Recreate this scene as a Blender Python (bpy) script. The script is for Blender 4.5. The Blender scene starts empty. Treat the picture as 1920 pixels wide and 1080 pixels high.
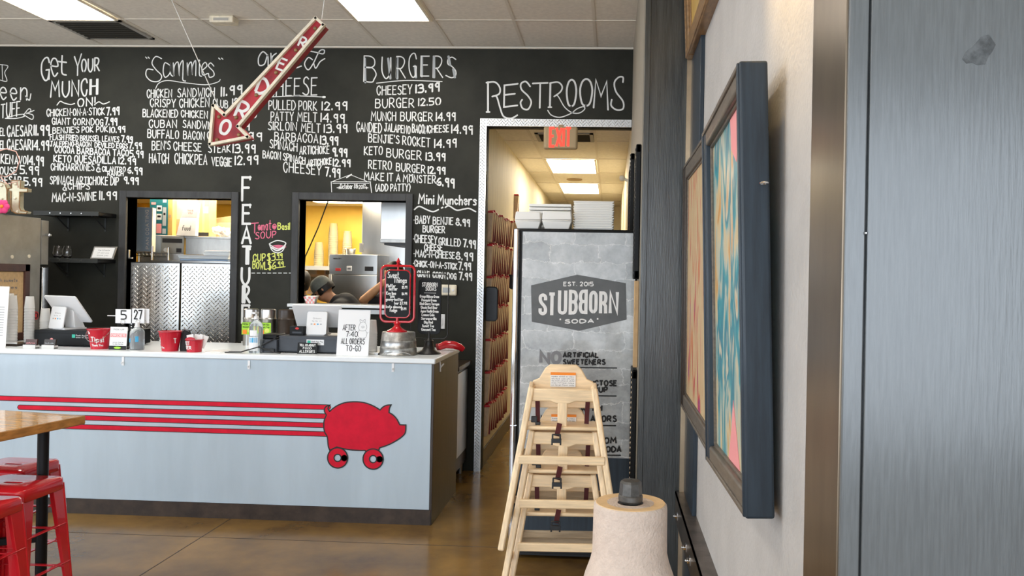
import bpy, bmesh, math, random
from mathutils import Vector, Matrix
random.seed(7)
sc = bpy.context.scene
COL = sc.collection
R = math.radians
# ------------------------------------------------------------------ camera
F, CX, CY, YAW, ROLL, EYE = 1568., 1065., 524., R(2.92), R(1.08), 1.68
_c, _s, _cr, _sr = math.cos(YAW), math.sin(YAW), math.cos(ROLL), math.sin(ROLL)
FW = Vector((-_s, _c, 0)); RT = Vector((_cr*_c, _cr*_s, _sr)); UP = Vector((-_sr*_c, -_sr*_s, _cr))
cam = bpy.data.objects.new('camera', bpy.data.cameras.new('camera')); COL.objects.link(cam)
m = Matrix.Identity(4)
for i in range(3):
    m[i][0], m[i][1], m[i][2] = RT[i], UP[i], -FW[i]
m[2][3] = EYE
cam.matrix_world = m
cam.data.sensor_width = 36; cam.data.lens = F/1920*36
cam.data.shift_x = (960-CX)/1920; cam.data.shift_y = (CY-540)/1920
cam.data.clip_start = .02
sc.camera = cam
# ------------------------------------------------------------------ view, world, daylight
sc.view_settings.view_transform = 'Standard'; sc.view_settings.look = 'None'
sc.view_settings.gamma = 1; sc.view_settings.use_curve_mapping = False
sc.view_settings.exposure = 0.0
w = bpy.data.worlds.new('sky'); sc.world = w; w.use_nodes = True
w.node_tree.nodes['Background'].inputs[0].default_value = (.62, .78, 1, 1)
w.node_tree.nodes['Background'].inputs[1].default_value = 1.2
def area(name, loc, rot, sx, sy, power, col):
    l = bpy.data.lights.new(name, 'AREA'); l.shape = 'RECTANGLE'; l.size = sx; l.size_y = sy
    l.energy = power; l.color = col
    o = bpy.data.objects.new(name, l); COL.objects.link(o); o.location = loc; o.rotation_euler = rot
    return o
# daylight through the shop windows behind and to the left of the viewer
area('daylight_shopfront', (-1.4, -4.75, 1.75), (R(90), 0, 0), 11.4, 2.9, 430, (.84, .92, 1.0))
area('daylight_side', (-7.3, 1.2, 1.8), (R(90), 0, R(-90)), 5.5, 2.6, 190, (.82, .91, 1.0))
def spot(name, loc, target, power, col, size, blend=.5, rad=.05):
    l = bpy.data.lights.new(name, 'SPOT'); l.energy = power; l.color = col; l.spot_size = size
    l.spot_blend = blend; l.shadow_soft_size = rad
    o = bpy.data.objects.new(name, l); COL.objects.link(o); o.location = loc
    o.rotation_euler = (Vector(target)-Vector(loc)).to_track_quat('-Z', 'Y').to_euler()
    return o
# warm gallery spot over the paintings
spot('gallery_spotlight', (-.10, 1.95, 3.62), (.43, 1.95, 3.20), 270, (1, .66, .25), R(72), .5, .03)
# ------------------------------------------------------------------ points on known planes of the room
def ray(px, py):
    return FW + RT*((px-CX)/F) + UP*((CY-py)/F)
def onY(px, py, Y):
    d = ray(px, py); t = Y/d.y; return Vector((d.x*t, Y, EYE+d.z*t))
def onX(px, py, X):
    d = ray(px, py); t = X/d.x; return Vector((X, d.y*t, EYE+d.z*t))
def onZ(px, py, Z):
    d = ray(px, py); t = (Z-EYE)/d.z; return Vector((d.x*t, d.y*t, Z))
# ------------------------------------------------------------------ materials
MATS = {}
def mat(name, col, rough=.5, metal=0., var=0., vs=8., stretch=(1, 1, 1), bump=0., bs=40., emit=0., col2=None, spec=.5, trans=0., ior=1.45, alpha=1., coat=0., lo=.35, hi=.65):
    if name in MATS: return MATS[name]
    m = bpy.data.materials.new(name); m.use_nodes = True; MATS[name] = m
    nt = m.node_tree; N = nt.nodes; L = nt.links; b = N['Principled BSDF']
    b.inputs['Base Color'].default_value = (*col, 1); b.inputs['Roughness'].default_value = rough
    b.inputs['Metallic'].default_value = metal; b.inputs['Specular IOR Level'].default_value = spec
    b.inputs['IOR'].default_value = ior; b.inputs['Transmission Weight'].default_value = trans
    b.inputs['Coat Weight'].default_value = coat; b.inputs['Alpha'].default_value = alpha
    if emit:
        b.inputs['Emission Color'].default_value = (*col, 1); b.inputs['Emission Strength'].default_value = emit
    if var or bump:
        tc = N.new('ShaderNodeTexCoord'); mp = N.new('ShaderNodeMapping'); mp.inputs['Scale'].default_value = stretch
        L.new(tc.outputs['Object'], mp.inputs['Vector'])
    if var or col2:
        n = N.new('ShaderNodeTexNoise'); n.inputs['Scale'].default_value = vs; n.inputs['Detail'].default_value = 6
        n.inputs['Roughness'].default_value = .62
        L.new(mp.outputs[0], n.inputs['Vector'])
        r = N.new('ShaderNodeValToRGB'); L.new(n.outputs['Fac'], r.inputs[0])
        a = col2 if col2 else tuple(max(0, c*(1-var)) for c in col)
        z = col if col2 else tuple(min(1, c*(1+var)) for c in col)
        r.color_ramp.elements[0].position = lo; r.color_ramp.elements[1].position = hi
        r.color_ramp.elements[0].color = (*a, 1); r.color_ramp.elements[1].color = (*z, 1)
        L.new(r.outputs[0], b.inputs['Base Color'])
    if bump:
        n2 = N.new('ShaderNodeTexNoise'); n2.inputs['Scale'].default_value = bs; n2.inputs['Detail'].default_value = 4
        L.new(mp.outputs[0], n2.inputs['Vector'])
        bp = N.new('ShaderNodeBump'); bp.inputs['Strength'].default_value = bump; bp.inputs['Distance'].default_value = .01
        L.new(n2.outputs['Fac'], bp.inputs['Height']); L.new(bp.outputs[0], b.inputs['Normal'])
    return m
def M(n): return MATS[n]
mat('white_paint', (.80, .82, .83), .45, var=.03, vs=3)
mat('counter_white', (.44, .53, .60), .32, var=.05, vs=1.6, stretch=(3, 1, .5), coat=.25)
mat('laminate_white', (.80, .84, .86), .25)
mat('counter_brown', (.035, .022, .014), .35, var=.35, vs=5, stretch=(1, 3, .4))
mat('kick_brown', (.040, .026, .018), .5, var=.4, vs=9)
mat('pig_red', (.60, .009, .032), .6, var=.10, vs=12, spec=.2)
mat('line_black', (.012, .010, .010), .5)
mat('chalkboard', (.029, .029, .0225), .62, var=.22, vs=2.2, spec=.22)
mat('chalk_white', (.78, .78, .76), .8)
mat('chalk_grey', (.42, .44, .45), .85)
mat('chalk_pink', (.72, .16, .25), .8)
mat('chalk_yellow', (.68, .72, .16), .8)
mat('frame_grey', (.036, .036, .036), .55, var=.35, vs=9, stretch=(1, 1, .25))
mat('ceiling_tile', (.84, .79, .70), .9, var=.06, vs=30, bump=.15, bs=160)
mat('tile_grid', (.74, .68, .58), .6)
mat('floor_concrete', (.27, .150, .036), .20, vs=1.7, var=.3, col2=(.105, .058, .020), bump=.02, bs=9, spec=.32, lo=.30, hi=.68)
mat('joint_dark', (.03, .018, .010), .6)
mat('wall_cream', (.66, .58, .40), .6, var=.08, vs=6, stretch=(1, 4, .5))
mat('wall_beige', (.50, .475, .45), .55, var=.06, vs=5, bump=.30, bs=75)
mat('wall_yellow', (.86, .58, .085), .5, var=.05, vs=4)
mat('wall_plain', (.55, .53, .50), .8, var=.05, vs=4)
mat('dark_board', (.031, .035, .034), .28, vs=9, var=.45, stretch=(5, 5, .35), bump=.10, bs=30, spec=.9)
mat('dark_board_near', (.095, .104, .108), .22, vs=30, var=.13, stretch=(6, 6, .38), bump=.06, bs=30, spec=1.0)
mat('navy_frame', (.022, .034, .048), .38, var=.25, vs=14, stretch=(4, 4, .3))
mat('bronze_steel', (.20, .155, .11), .28, metal=.9, var=.25, vs=5, stretch=(1, 1, .3))
mat('gold_strip', (.55, .42, .28), .3, metal=.8, var=.15, vs=6)
mat('rail_steel', (.17, .14, .12), .35, metal=.8, var=.3, vs=12)
mat('steel', (.52, .51, .49), .28, metal=1, var=.08, vs=5, stretch=(1, 1, .2))
mat('shelf_edge', (.030, .032, .030), .5)
mat('greige', (.34, .30, .235), .6, var=.06, vs=6)
mat('slip_brown', (.60, .45, .32), .8, var=.18, vs=14)
mat('steel_dark', (.33, .32, .30), .32, metal=.85, var=.2, vs=6, stretch=(1, 1, .3))
mat('fridge_steel', (.27, .26, .235), .40, metal=.45, var=.15, vs=4)
mat('chrome', (.75, .76, .78), .08, metal=1)
mat('diamond_plate', (.62, .61, .58), .24, metal=1, var=.08, vs=14)
mat('plate_bright', (.78, .79, .79), .30, metal=.9, var=.06, vs=20)
mat('galvanized', (.46, .46, .45), .36, metal=.9, var=.35, vs=26)
mat('black_plastic', (.012, .013, .014), .38)
mat('black_satin', (.009, .0095, .010), .45, spec=.22)
mat('cup_amber', (.92, .84, .60), .15, trans=.72, ior=1.15)
mat('slate_box', (.040, .046, .056), .42, var=.12, vs=8)
mat('white_plastic', (.80, .80, .80), .28)
mat('paper', (.80, .79, .77), .8, var=.03, vs=30)
mat('badge_grey', (.085, .086, .084), .4, var=.12, vs=9)
mat('pipe_iron', (.085, .080, .074), .40, metal=.6, var=.35, vs=50)
mat('kraft', (.53, .43, .36), .9, var=.07, vs=60, bump=.35, bs=220)
mat('kraft_end', (.62, .42, .22), .9, var=.08, vs=40)
mat('cardboard', (.50, .33, .17), .8, var=.1, vs=12)
mat('cardboard_gold', (.72, .44, .12), .75, var=.1, vs=10)
mat('red_enamel', (.56, .010, .018), .22, coat=.5)
mat('red_bucket', (.52, .010, .028), .28, var=.08, vs=9, coat=.3)
mat('red_dark', (.22, .010, .014), .4)
mat('arrow_red', (.33, .012, .022), .5, var=.35, vs=7)
mat('arrow_cream', (.80, .72, .56), .5, var=.12, vs=20)
mat('foam', (.90, .88, .83), .55)
mat('pine', (.84, .64, .40), .42, vs=7, var=.14, stretch=(9, 9, .8), coat=.2)
mat('pine_x', (.84, .64, .40), .42, vs=7, var=.14, stretch=(.8, 9, 9), coat=.2)
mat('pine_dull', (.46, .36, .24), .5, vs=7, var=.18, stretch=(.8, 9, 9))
mat('strap_maroon', (.075, .008, .010), .7)
mat('butcher', (.62, .33, .10), .16, vs=5, var=.32, stretch=(1.5, 10, 10), coat=.5)
mat('butcher_edge', (.42, .19, .05), .35, vs=6, var=.3, stretch=(2, 2, 8))
mat('glass', (1, 1, 1), .02, trans=1, ior=1.45)
mat('cup_clear', (.88, .87, .84), .15, trans=.35, ior=1.2)
mat('gel_clear', (.86, .92, .95), .06, trans=.85, ior=1.3)
mat('label_blue', (.05, .36, .62), .5)
mat('label_teal', (.03, .42, .30), .5)
mat('label_green', (.35, .66, .04), .6)
mat('label_orange', (.85, .25, .02), .6)
mat('label_red', (.62, .05, .05), .6)
mat('label_lightred', (.80, .30, .30), .6)
mat('ink_black', (.015, .015, .015), .7)
mat('ink_grey', (.22, .22, .23), .8)
mat('exit_red', (1.0, .035, .02), .5, emit=2.2)
mat('exit_tan', (.42, .30, .16), .5)
mat('lamp_panel', (1, .965, .90), .5, emit=13.0)
mat('lamp_hall', (1, .92, .76), .5, emit=20.0)
mat('lamp_kitchen', (1, .89, .70), .5, emit=24.0)
mat('vent_dark', (.045, .042, .034), .6, metal=.3)
mat('vent_frame', (.42, .40, .36), .6)
mat('skin', (.46, .23, .13), .5, var=.08, vs=20)
mat('skin_light', (.62, .33, .17), .5, var=.08, vs=20)
mat('shirt_black', (.014, .014, .016), .8)
mat('cap_grey', (.13, .14, .125), .8, var=.12, vs=40)
mat('hair_dark', (.012, .009, .007), .6)
mat('wood_dark', (.060, .018, .010), .35, var=.3, vs=8)
mat('wood_gilt', (.27, .15, .06), .35, var=.3, vs=10, stretch=(6, 1, 6))
mat('wood_taupe', (.13, .105, .080), .4, var=.25, vs=12, stretch=(6, 1, 6))
mat('marquee', (.60, .56, .40), .45, metal=.3, var=.1, vs=12)
mat('pink_paper', (.80, .06, .22), .7)
mat('cable_pink', (.75, .42, .34), .5)
mat('teal_box', (.010, .13, .15), .5)
mat('blue_box', (.30, .42, .60), .5)
mat('cable_black', (.010, .010, .010), .5)
mat('wire', (.55, .52, .46), .4, metal=.6)
mat('iron_black', (.028, .026, .024), .42, metal=.5, var=.3, vs=40)
mat('brick_print', (.30, .31, .32), .35)
# ------------------------------------------------------------------ mesh builder
class MB:
    def __init__(s): s.v = []; s.f = []; s.mi = []; s.cur = 0
    def add(s, vs, fs):
        o = len(s.v); s.v += [tuple(v) for v in vs]
        for f in fs: s.f.append([i+o for i in f]); s.mi.append(s.cur)
        return s
    def box(s, x0, x1, y0, y1, z0, z1, M_=None):
        vs = [Vector((x, y, z)) for z in (z0, z1) for y in (y0, y1) for x in (x0, x1)]
        if M_: vs = [M_ @ v for v in vs]
        return s.add(vs, [(0,2,3,1), (4,5,7,6), (0,1,5,4), (2,6,7,3), (0,4,6,2), (1,3,7,5)])
    def hexa(s, lo, hi):                                     # two quads, bottom and top rings
        return s.add(list(lo)+list(hi), [(3,2,1,0), (4,5,6,7)]+[(i, (i+1)%4, 4+(i+1)%4, 4+i) for i in range(4)])
    def bar(s, a, b, w, h, up=(0, 0, 1)):                    # rectangular bar between two points
        a, b = Vector(a), Vector(b); d = (b-a).normalized(); u = Vector(up)
        x = d.cross(u)
        if x.length < 1e-4: x = d.cross(Vector((0, 1, 0)))
        x.normalize(); z = x.cross(d)
        q = [x*(i*w/2)+z*(j*h/2) for i, j in ((-1,-1), (1,-1), (1,1), (-1,1))]
        return s.hexa([a+k for k in q], [b+k for k in q])
    def cone(s, a, b, r0, r1, n=16, caps=True):
        a, b = Vector(a), Vector(b); d = (b-a).normalized()
        x = d.orthogonal().normalized(); y = d.cross(x)
        vs = [a+(x*math.cos(2*math.pi*i/n)+y*math.sin(2*math.pi*i/n))*r0 for i in range(n)]
        vs += [b+(x*math.cos(2*math.pi*i/n)+y*math.sin(2*math.pi*i/n))*r1 for i in range(n)]
        fs = [(i, (i+1)%n, n+(i+1)%n, n+i) for i in range(n)]
        if caps: fs += [tuple(range(n-1, -1, -1)), tuple(range(n, 2*n))]
        return s.add(vs, fs)
    def lathe(s, prof, n=24, c=(0, 0, 0), M_=None, cap=True):
        vs = []; c = Vector(c)
        for r, z in prof:
            for i in range(n):
                v = Vector((r*math.cos(2*math.pi*i/n), r*math.sin(2*math.pi*i/n), z))
                vs.append((M_ @ v if M_ else v)+c)
        k = len(prof); fs = []
        for j in range(k-1):
            for i in range(n): fs.append((j*n+i, j*n+(i+1)%n, (j+1)*n+(i+1)%n, (j+1)*n+i))
        if cap: fs += [tuple(range(n-1, -1, -1)), tuple(range((k-1)*n, k*n))]
        return s.add(vs, fs)
    def tube(s, pts, r, n=8, closed=False):
        pts = [Vector(p) for p in pts]; k = len(pts); vs = []; x = None
        rr = r if isinstance(r, (list, tuple)) else [r]*k
        for i, p in enumerate(pts):
            if closed: d = pts[(i+1) % k]-pts[i-1]
            else: d = pts[min(i+1, k-1)]-pts[max(i-1, 0)]
            d.normalize()
            if x is None: x = d.orthogonal().normalized()
            else: x = (x-d*x.dot(d)).normalized()
            y = d.cross(x)
            vs += [p+(x*math.cos(2*math.pi*j/n)+y*math.sin(2*math.pi*j/n))*rr[i] for j in range(n)]
        fs = []
        for i in range(k if closed else k-1):
            a, b = i*n, ((i+1) % k)*n
            fs += [(a+j, a+(j+1)%n, b+(j+1)%n, b+j) for j in range(n)]
        if not closed: fs += [tuple(range(n-1, -1, -1)), tuple(range((k-1)*n, k*n))]
        return s.add(vs, fs)
    def prism(s, poly, O, U, V, t):                          # outline in the plane O,U,V swept by vector t
        O, U, V, t = Vector(O), Vector(U), Vector(V), Vector(t); n = len(poly)
        a = [O+U*p[0]+V*p[1] for p in poly]
        return s.add(a+[p+t for p in a], [tuple(range(n)), tuple(range(2*n-1, n-1, -1))]+[(i, n+i, n+(i+1)%n, (i+1)%n) for i in range(n)])
    def ell(s, c, r, n=16, k=10, M_=None):
        prof = [(max(1e-4, math.sin(math.pi*j/k)), -math.cos(math.pi*j/k)) for j in range(k+1)]
        S = Matrix.Diagonal((*r, 1)); S = (M_ @ S) if M_ else S
        return s.lathe(prof, n, c, S)
    def build(s, name, material, parent=None, bevel=0, smooth=40, loc=None, seg=2):
        me = bpy.data.meshes.new(name); me.from_pydata(s.v, [], s.f)
        for mm in (material if isinstance(material, (list, tuple)) else [material]):
            me.materials.append(M(mm) if isinstance(mm, str) else mm)
        me.polygons.foreach_set('material_index', s.mi)
        bm = bmesh.new(); bm.from_mesh(me); bmesh.ops.recalc_face_normals(bm, faces=bm.faces); bm.to_mesh(me); bm.free()
        if smooth:
            me.shade_smooth(); me.set_sharp_from_angle(angle=R(smooth))
        o = bpy.data.objects.new(name, me); COL.objects.link(o)
        if parent: o.parent = parent
        if loc is not None: o.location = loc
        if bevel:
            b = o.modifiers.new('bevel', 'BEVEL'); b.width = bevel; b.segments = seg; b.limit_method = 'ANGLE'; b.angle_limit = R(40)
            b.harden_normals = False
        return o
def BX(*a, M_=None): return MB().box(*a, M_=M_)
def thing(name, label, cat, loc=(0, 0, 0), rz=0, group=None):
    o = bpy.data.objects.new(name, None); COL.objects.link(o); o.location = loc; o.rotation_euler = (0, 0, rz)
    o.empty_display_size = .1; o['label'] = label; o['category'] = cat
    if group: o['group'] = group
    return o
def tag(o, label, cat, group=None):
    o['label'] = label; o['category'] = cat
    if group: o['group'] = group
    return o
def struct(o): o['kind'] = 'structure'; return o
def stuff(o): o['kind'] = 'stuff'; return o
def dup(root, loc=None, rz=None, label=None, group=None):
    r = root.copy(); COL.objects.link(r)
    if loc is not None: r.location = loc
    if rz is not None: r.rotation_euler = (0, 0, rz)
    if label: r['label'] = label
    if group: r['group'] = group
    for ch in list(root.children):
        c = ch.copy(); COL.objects.link(c); c.parent = r
        for g in list(ch.children):
            d = g.copy(); COL.objects.link(d); d.parent = c
    return r
# ------------------------------------------------------------------ hand lettering: single-stroke letters, x 0-9, y 0-9 (a,b,c = below the line)
GL = {
'A':'00 39 60;13 53','B':'00 09;~09 39 58 56 35 05;~05 45 63 51 40 00','C':'~57 49 29 07 03 20 40 53','D':'00 09;~09 39 66 63 30 00',
'E':'50 00 09 59;05 45','F':'00 09 59;05 45','G':'~57 49 29 07 03 20 40 53 54;34 54 50','H':'00 09;60 69;05 65','I':'00 09','J':'~49 42 30 10 02;29 69',
'K':'00 09;59 04 60','L':'09 00 50','M':'00 19 44 79 80','N':'00 09 60 69','O':'~30 11 05 18 39 58 65 51 30','P':'00 09;~09 39 58 56 34 04',
'Q':'~30 11 05 18 39 58 65 51 30;42 6a','R':'00 09;~09 39 58 56 34 04;24 60','S':'~58 39 18 16 35 53 51 30 01','T':'30 39;09 69','U':'~09 03 20 40 63 69',
'V':'09 30 69','W':'09 20 45 60 89','X':'00 69;09 60','Y':'09 34 69;34 30','Z':'09 69 00 60',
'0':'~30 11 05 18 39 58 65 51 30','1':'00 09','2':'~07 19 39 57 45 22 00;00 50','3':'~08 39 58 55 25;~25 55 62 40 00','4':'50 59;59 03 63',
'5':'59 09 05;~05 35 54 51 30 00','6':'~48 27 04 01 30 52 44 23 02','7':'09 59 20','8':'~35 17 39 57 35 02 30 62 35','9':'~57 39 17 25 45 57;59 50',
'.':'00 01','·':'04 14','-':'04 34','&':'~60 28 39 47 02 20 40 63',"'":'09 07','!':'09 03;00 01','(':'~29 05 2a',')':'~09 25 0a','+':'35 31;13 53',
'$':'~58 39 18 16 35 53 51 30 01;3a 4a 39;3a 39','“':'~09 16;~29 36','”':'~16 09;~36 29','/':'00 59',':':'02 02;06 06','#':'20 29;40 49;03 63;06 66','%':'00 69',',':'01 0a',
'a':'~43 35 15 03 20 40;45 40','b':'00 09;~04 35 53 30 01','c':'~44 25 03 20 41','d':'~43 25 03 20 42;49 40','e':'~03 43 35 15 03 20 41','f':'~49 29 17 10;05 35',
'g':'~43 25 03 20 42;~45 4b 2c 0b','h':'00 09;~03 25 44 40','i':'05 00;07 08','j':'~25 2a 0b;27 28','k':'00 09;45 03 40','l':'00 09','m':'00 05;~03 15 34 30;~33 45 64 60',
'n':'00 05;~03 25 44 40','o':'~20 03 25 43 20','p':'0b 05;~04 35 53 30 01','q':'~43 25 03 20 42;45 4b','r':'00 05;~03 25 45','s':'~44 25 04 32 30 00','t':'~29 21 40;06 46',
'u':'~05 02 20 40;45 40','v':'05 20 45','w':'05 10 33 50 65','x':'00 45;05 40','y':'05 20;45 1c','z':'05 45 00 40'}
def _crom(P, k=5):
    if len(P) < 3: return P
    Q = [P[0]]+P+[P[-1]] if P[0] != P[-1] else [P[-2]]+P+[P[1]]
    out = []
    for i in range(1, len(Q)-2):
        for j in range(k):
            t = j/k; p0, p1, p2, p3 = Q[i-1], Q[i], Q[i+1], Q[i+2]
            out.append(tuple(.5*(2*p1[d]+(p2[d]-p0[d])*t+(2*p0[d]-5*p1[d]+4*p2[d]-p3[d])*t*t+(3*p1[d]-p0[d]-3*p2[d]+p3[d])*t**3) for d in (0, 1)))
    return out+[P[-1]]
_D = {'a': -1, 'b': -2, 'c': -3}
def glyph(ch):
    out = []; wmax = 0
    for st in GL.get(ch, GL['-']).split(';'):
        sm = st.startswith('~'); pts = []
        for q in st.lstrip('~').split():
            x = int(q[0]); y = _D.get(q[1], None); y = int(q[1]) if y is None else y
            pts.append((x, y/9)); wmax = max(wmax, x)
        out.append(_crom(pts) if sm else pts)
    return out, wmax
def ribbon(mb, pts, w, O, U, V, Nn, lift=0., round_=True):
    """flat painted stroke: a strip with mitred joints and rounded ends lying on the plane O,U,V"""
    P = [Vector((p[0], p[1])) for p in pts]
    Q = [P[0]]
    for p in P[1:]:
        if (p-Q[-1]).length > 1e-5: Q.append(p)
    P = Q
    if len(P) == 1: P = [P[0]-Vector((w*.05, 0)), P[0]+Vector((w*.05, 0))]
    n = len(P); Lf = []; Rt = []
    for i in range(n):
        d0 = (P[i]-P[i-1]).normalized() if i else (P[1]-P[0]).normalized()
        d1 = (P[i+1]-P[i]).normalized() if i < n-1 else d0
        t = d0+d1
        t = d1.copy() if t.length < .3 else t.normalized()
        nn = Vector((-t.y, t.x)); c = max(.45, nn.dot(Vector((-d1.y, d1.x))))
        Lf.append(P[i]+nn*(w/2/c)); Rt.append(P[i]-nn*(w/2/c))
    e = []
    if round_:
        d0 = (P[0]-P[1]).normalized(); d1 = (P[-1]-P[-2]).normalized()
        def capf(c, d):
            a = math.atan2(d.y, d.x); return [c+Vector((math.cos(a+k), math.sin(a+k)))*(w/2) for k in (-.9, 0, .9)]
        e = [capf(P[0], d0), capf(P[-1], d1)]
    def T(p): return O+U*p.x+V*p.y+Nn*lift
    vs = [T(p) for p in Lf]+[T(p) for p in Rt]
    fs = [(i, n+i, n+i+1, i+1) for i in range(n-1)]
    if e:
        k = len(vs); vs += [T(p) for p in e[0]]; fs.append((n, 0, k, k+1, k+2))
        k = len(vs); vs += [T(p) for p in e[1]]; fs.append((n-1, 2*n-1, k, k+1, k+2))
    mb.add(vs, fs)
_lift = [0]
def nlift(base=.0006):
    _lift[0] = (_lift[0]+1) % 9; return base+_lift[0]*.00005
def write(mb, text, A, B, cap, w, V, Nn, gap=2.7, space=3.6, slant=0., double=0., base=.0006, jit=.0, round_=True, wf=1.):
    """letters of one line set between the world points A and B, cap height `cap`"""
    A, B, V, Nn = Vector(A), Vector(B), Vector(V), Vector(Nn); L = (B-A).length; U = (B-A)/L
    adv = 0; lay = []
    for ch in text:
        if ch == ' ': adv += space; continue
        g, wm = glyph(ch); lay.append((g, adv, ch)); adv += wm*wf+gap
    k = L/max(1e-6, adv-gap)
    for g, a, ch in lay:
        sc_ = 1+random.uniform(-jit, jit); dy = random.uniform(-jit, jit)*cap*.4
        for st in g:
            pts = [((a+p[0]*wf)*k+p[1]*cap*slant, p[1]*cap*sc_+dy) for p in st]
            ribbon(mb, pts, w, A, U, V, Nn, nlift(base), round_)
            if double and len(st) <= 3 and abs(st[0][1]-st[-1][1]) > .6 and abs(st[0][0]-st[-1][0]) < 3:
                ribbon(mb, [(p[0]+double, p[1]) for p in pts], w, A, U, V, Nn, nlift(base))
# ================================================================== the setting
YB, YB2, ZC, ZH = 7.226, 7.376, 3.693, 3.09
XR, XHR, XHL = .43, .158, -1.115
YC, ZT = 5.602, 1.127
def S(name, mb, m, parent=None, **k): return struct(mb.build(name, m, parent, **k))
floor = S('floor', BX(-7.6, 4.8, -5, 16.2, -.06, 0), 'floor_concrete', smooth=0)
j = MB()
for x in (-5.06, -2.565): j.box(x-.003, x+.003, -5, YC, -.001, .0006)
for y in (5.19, 2.7, .2): j.box(-7.6, 1.6, y-.003, y+.003, -.001, .0006)
S('floor_joint', j, 'joint_dark', floor, smooth=0)
ceil = S('ceiling', BX(-7.6, 4.8, -5, YB2, ZC, ZC+.1), 'ceiling_tile', smooth=0)
g = MB()
for k in range(-2, 12): g.box(-.167-.627*k-.012, -.167-.627*k+.012, -5, YB, ZC-.004, ZC)
for k in range(0, 10): g.box(-7.6, XR, 6.49-1.25*k-.012, 6.49-1.25*k+.012, ZC-.005, ZC)
S('ceiling_grid', g, 'tile_grid', ceil, smooth=0)
S('trim_1', MB().box(-7.4, XHR, YB-.018, YB, ZC-.022, ZC-.006), 'tile_grid', smooth=0)
def wall_xz(x0, x1, y0, y1, z0, z1, holes):
    xs = sorted({x0, x1, *[h[0] for h in holes], *[h[1] for h in holes]}); zs = sorted({z0, z1, *[h[2] for h in holes], *[h[3] for h in holes]})
    mb = MB()
    for a, b in zip(xs, xs[1:]):
        for c, d in zip(zs, zs[1:]):
            mx, mz = (a+b)/2, (c+d)/2
            if not any(h[0] < mx < h[1] and h[2] < mz < h[3] for h in holes): mb.box(a, b, y0, y1, c, d)
    return mb
O1 = (-4.30, -3.347, 0, 2.335); O2 = (-2.742, -1.793, 1.425, 2.337); OH = (-1.10, XHR, 0, 3.0)
wall_back = S('wall_back', wall_xz(-7.4, XHR, YB, YB2, 0, ZC, [O1, O2, OH]), 'chalkboard', smooth=0)
S('wall_left', BX(-7.6, -7.4, -5, YB2, 0, .9).box(-7.6, -7.4, -5, YB2, 3.1, ZC).box(-7.6, -7.4, 4.2, YB2, .9, 3.1), 'wall_plain', smooth=0)
S('wall_front', BX(-7.6, 4.8, -5.1, -5, 0, .3).box(-7.6, 4.8, -5.1, -5, 3.2, ZC).box(4.4, 4.8, -5.1, -5, .3, 3.2), 'wall_plain', smooth=0)
mu = MB()
for x in (-7.3, -5.4, -3.5, -1.6, .3, 2.3, 4.3): mu.box(x-.05, x+.05, -5.06, -4.96, .3, 3.2)
S('window_3', mu, 'black_satin', smooth=0)
wall_right = S('wall_right', BX(XR, XR+.12, 1.53, 4.5, 0, ZC), 'wall_beige', smooth=0)
# far pilaster: dark boards facing the viewer, brass strip in the inside corner
far = S('wall_right_pilaster', BX(.168, XR+.12, 4.5, 4.62, 0, ZC), 'dark_board', smooth=0)
S('pilaster_edge_board', BX(.160, .190, 4.487, 4.502, 0, ZC), 'dark_board', far, bevel=.002)
S('trim_2', BX(.386, .409, 4.478, 4.5, 0, ZC), 'gold_strip', smooth=0)
S('trim_3', BX(.409, XR, 4.02, 4.5, 0, ZC), 'navy_frame', bevel=.003)
# near pilaster with its steel cheek
near = S('wall_right_near_pilaster', BX(.362, 1.5, 1.322, 1.53, 0, ZC), 'dark_board_near', smooth=0)
S('pilaster_edge_board', BX(.360, .3905, 1.310, 1.323, 0, ZC), 'dark_board_near', near, bevel=.002)
S('pilaster_board', BX(.3935, 1.5, 1.310, 1.323, 0, ZC), 'dark_board_near', near, bevel=.0015)
S('trim_4', BX(.357, .362, 1.316, 1.53, 0, ZC), 'bronze_steel', smooth=0)
wp = MB(); wc = onY(1838, 96, 1.309)
wr_ = [.85, 1.0, .9, 1.1, 1.0, .8, .7, .95, 1.15, 1.0, .75, .9, 1.05, .8]
wp.prism([(wc.x+.022*r_*math.cos(i*2*math.pi/14)+.008*math.sin(i*2*math.pi/14), wc.z+.024*r_*math.sin(i*2*math.pi/14)) for i, r_ in enumerate(wr_)], (0, 1.3102, 0), (1, 0, 0), (0, 0, 1), (0, -.0006, 0))
S('worn_patch', wp, mat('worn_grey', (.075, .080, .082), .5, var=.5, vs=60), near, smooth=0)
tk = MB().lathe([(.0026, 0), (.0026, .002), (.0010, .004)], 10, (.3902, 1.309, 1.76), Matrix.Rotation(R(90), 4, 'X'))
S('nail_head', tk, 'chrome', near)
# corridor
S('wall_hall_left', BX(-1.25, XHL, YB2, 16, 0, ZH), 'wall_cream', smooth=0)
S('wall_hall_right', BX(XHR, XHR+.12, YB2, 16, 0, ZC), 'wall_cream', smooth=0)
S('wall_right_passage', BX(XHR, XHR+.12, 4.62, YB2, 0, ZC), 'greige', smooth=0)
S('wall_right_return', BX(1.5, 4.8, 1.33, 1.53, 0, ZC), 'wall_plain', smooth=0)
S('wall_right_front', BX(4.8, 4.9, -5, 1.53, 0, ZC), 'wall_plain', smooth=0)
S('wall_hall_end', BX(-1.25, .3, 16, 16.1, 0, ZH), 'wall_cream', smooth=0)
ch = S('ceiling_hall', BX(-1.25, .28, YB2, 16, ZH, ZH+.08), 'ceiling_tile', smooth=0)
g = MB()
for x in (-.815, -.178): g.box(x-.013, x+.013, YB2, 16, ZH-.004, ZH)
for y in (8.50, 9.73, 10.98, 12.21, 13.6, 14.9): g.box(XHL, XHR, y-.013, y+.013, ZH-.005, ZH)
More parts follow.
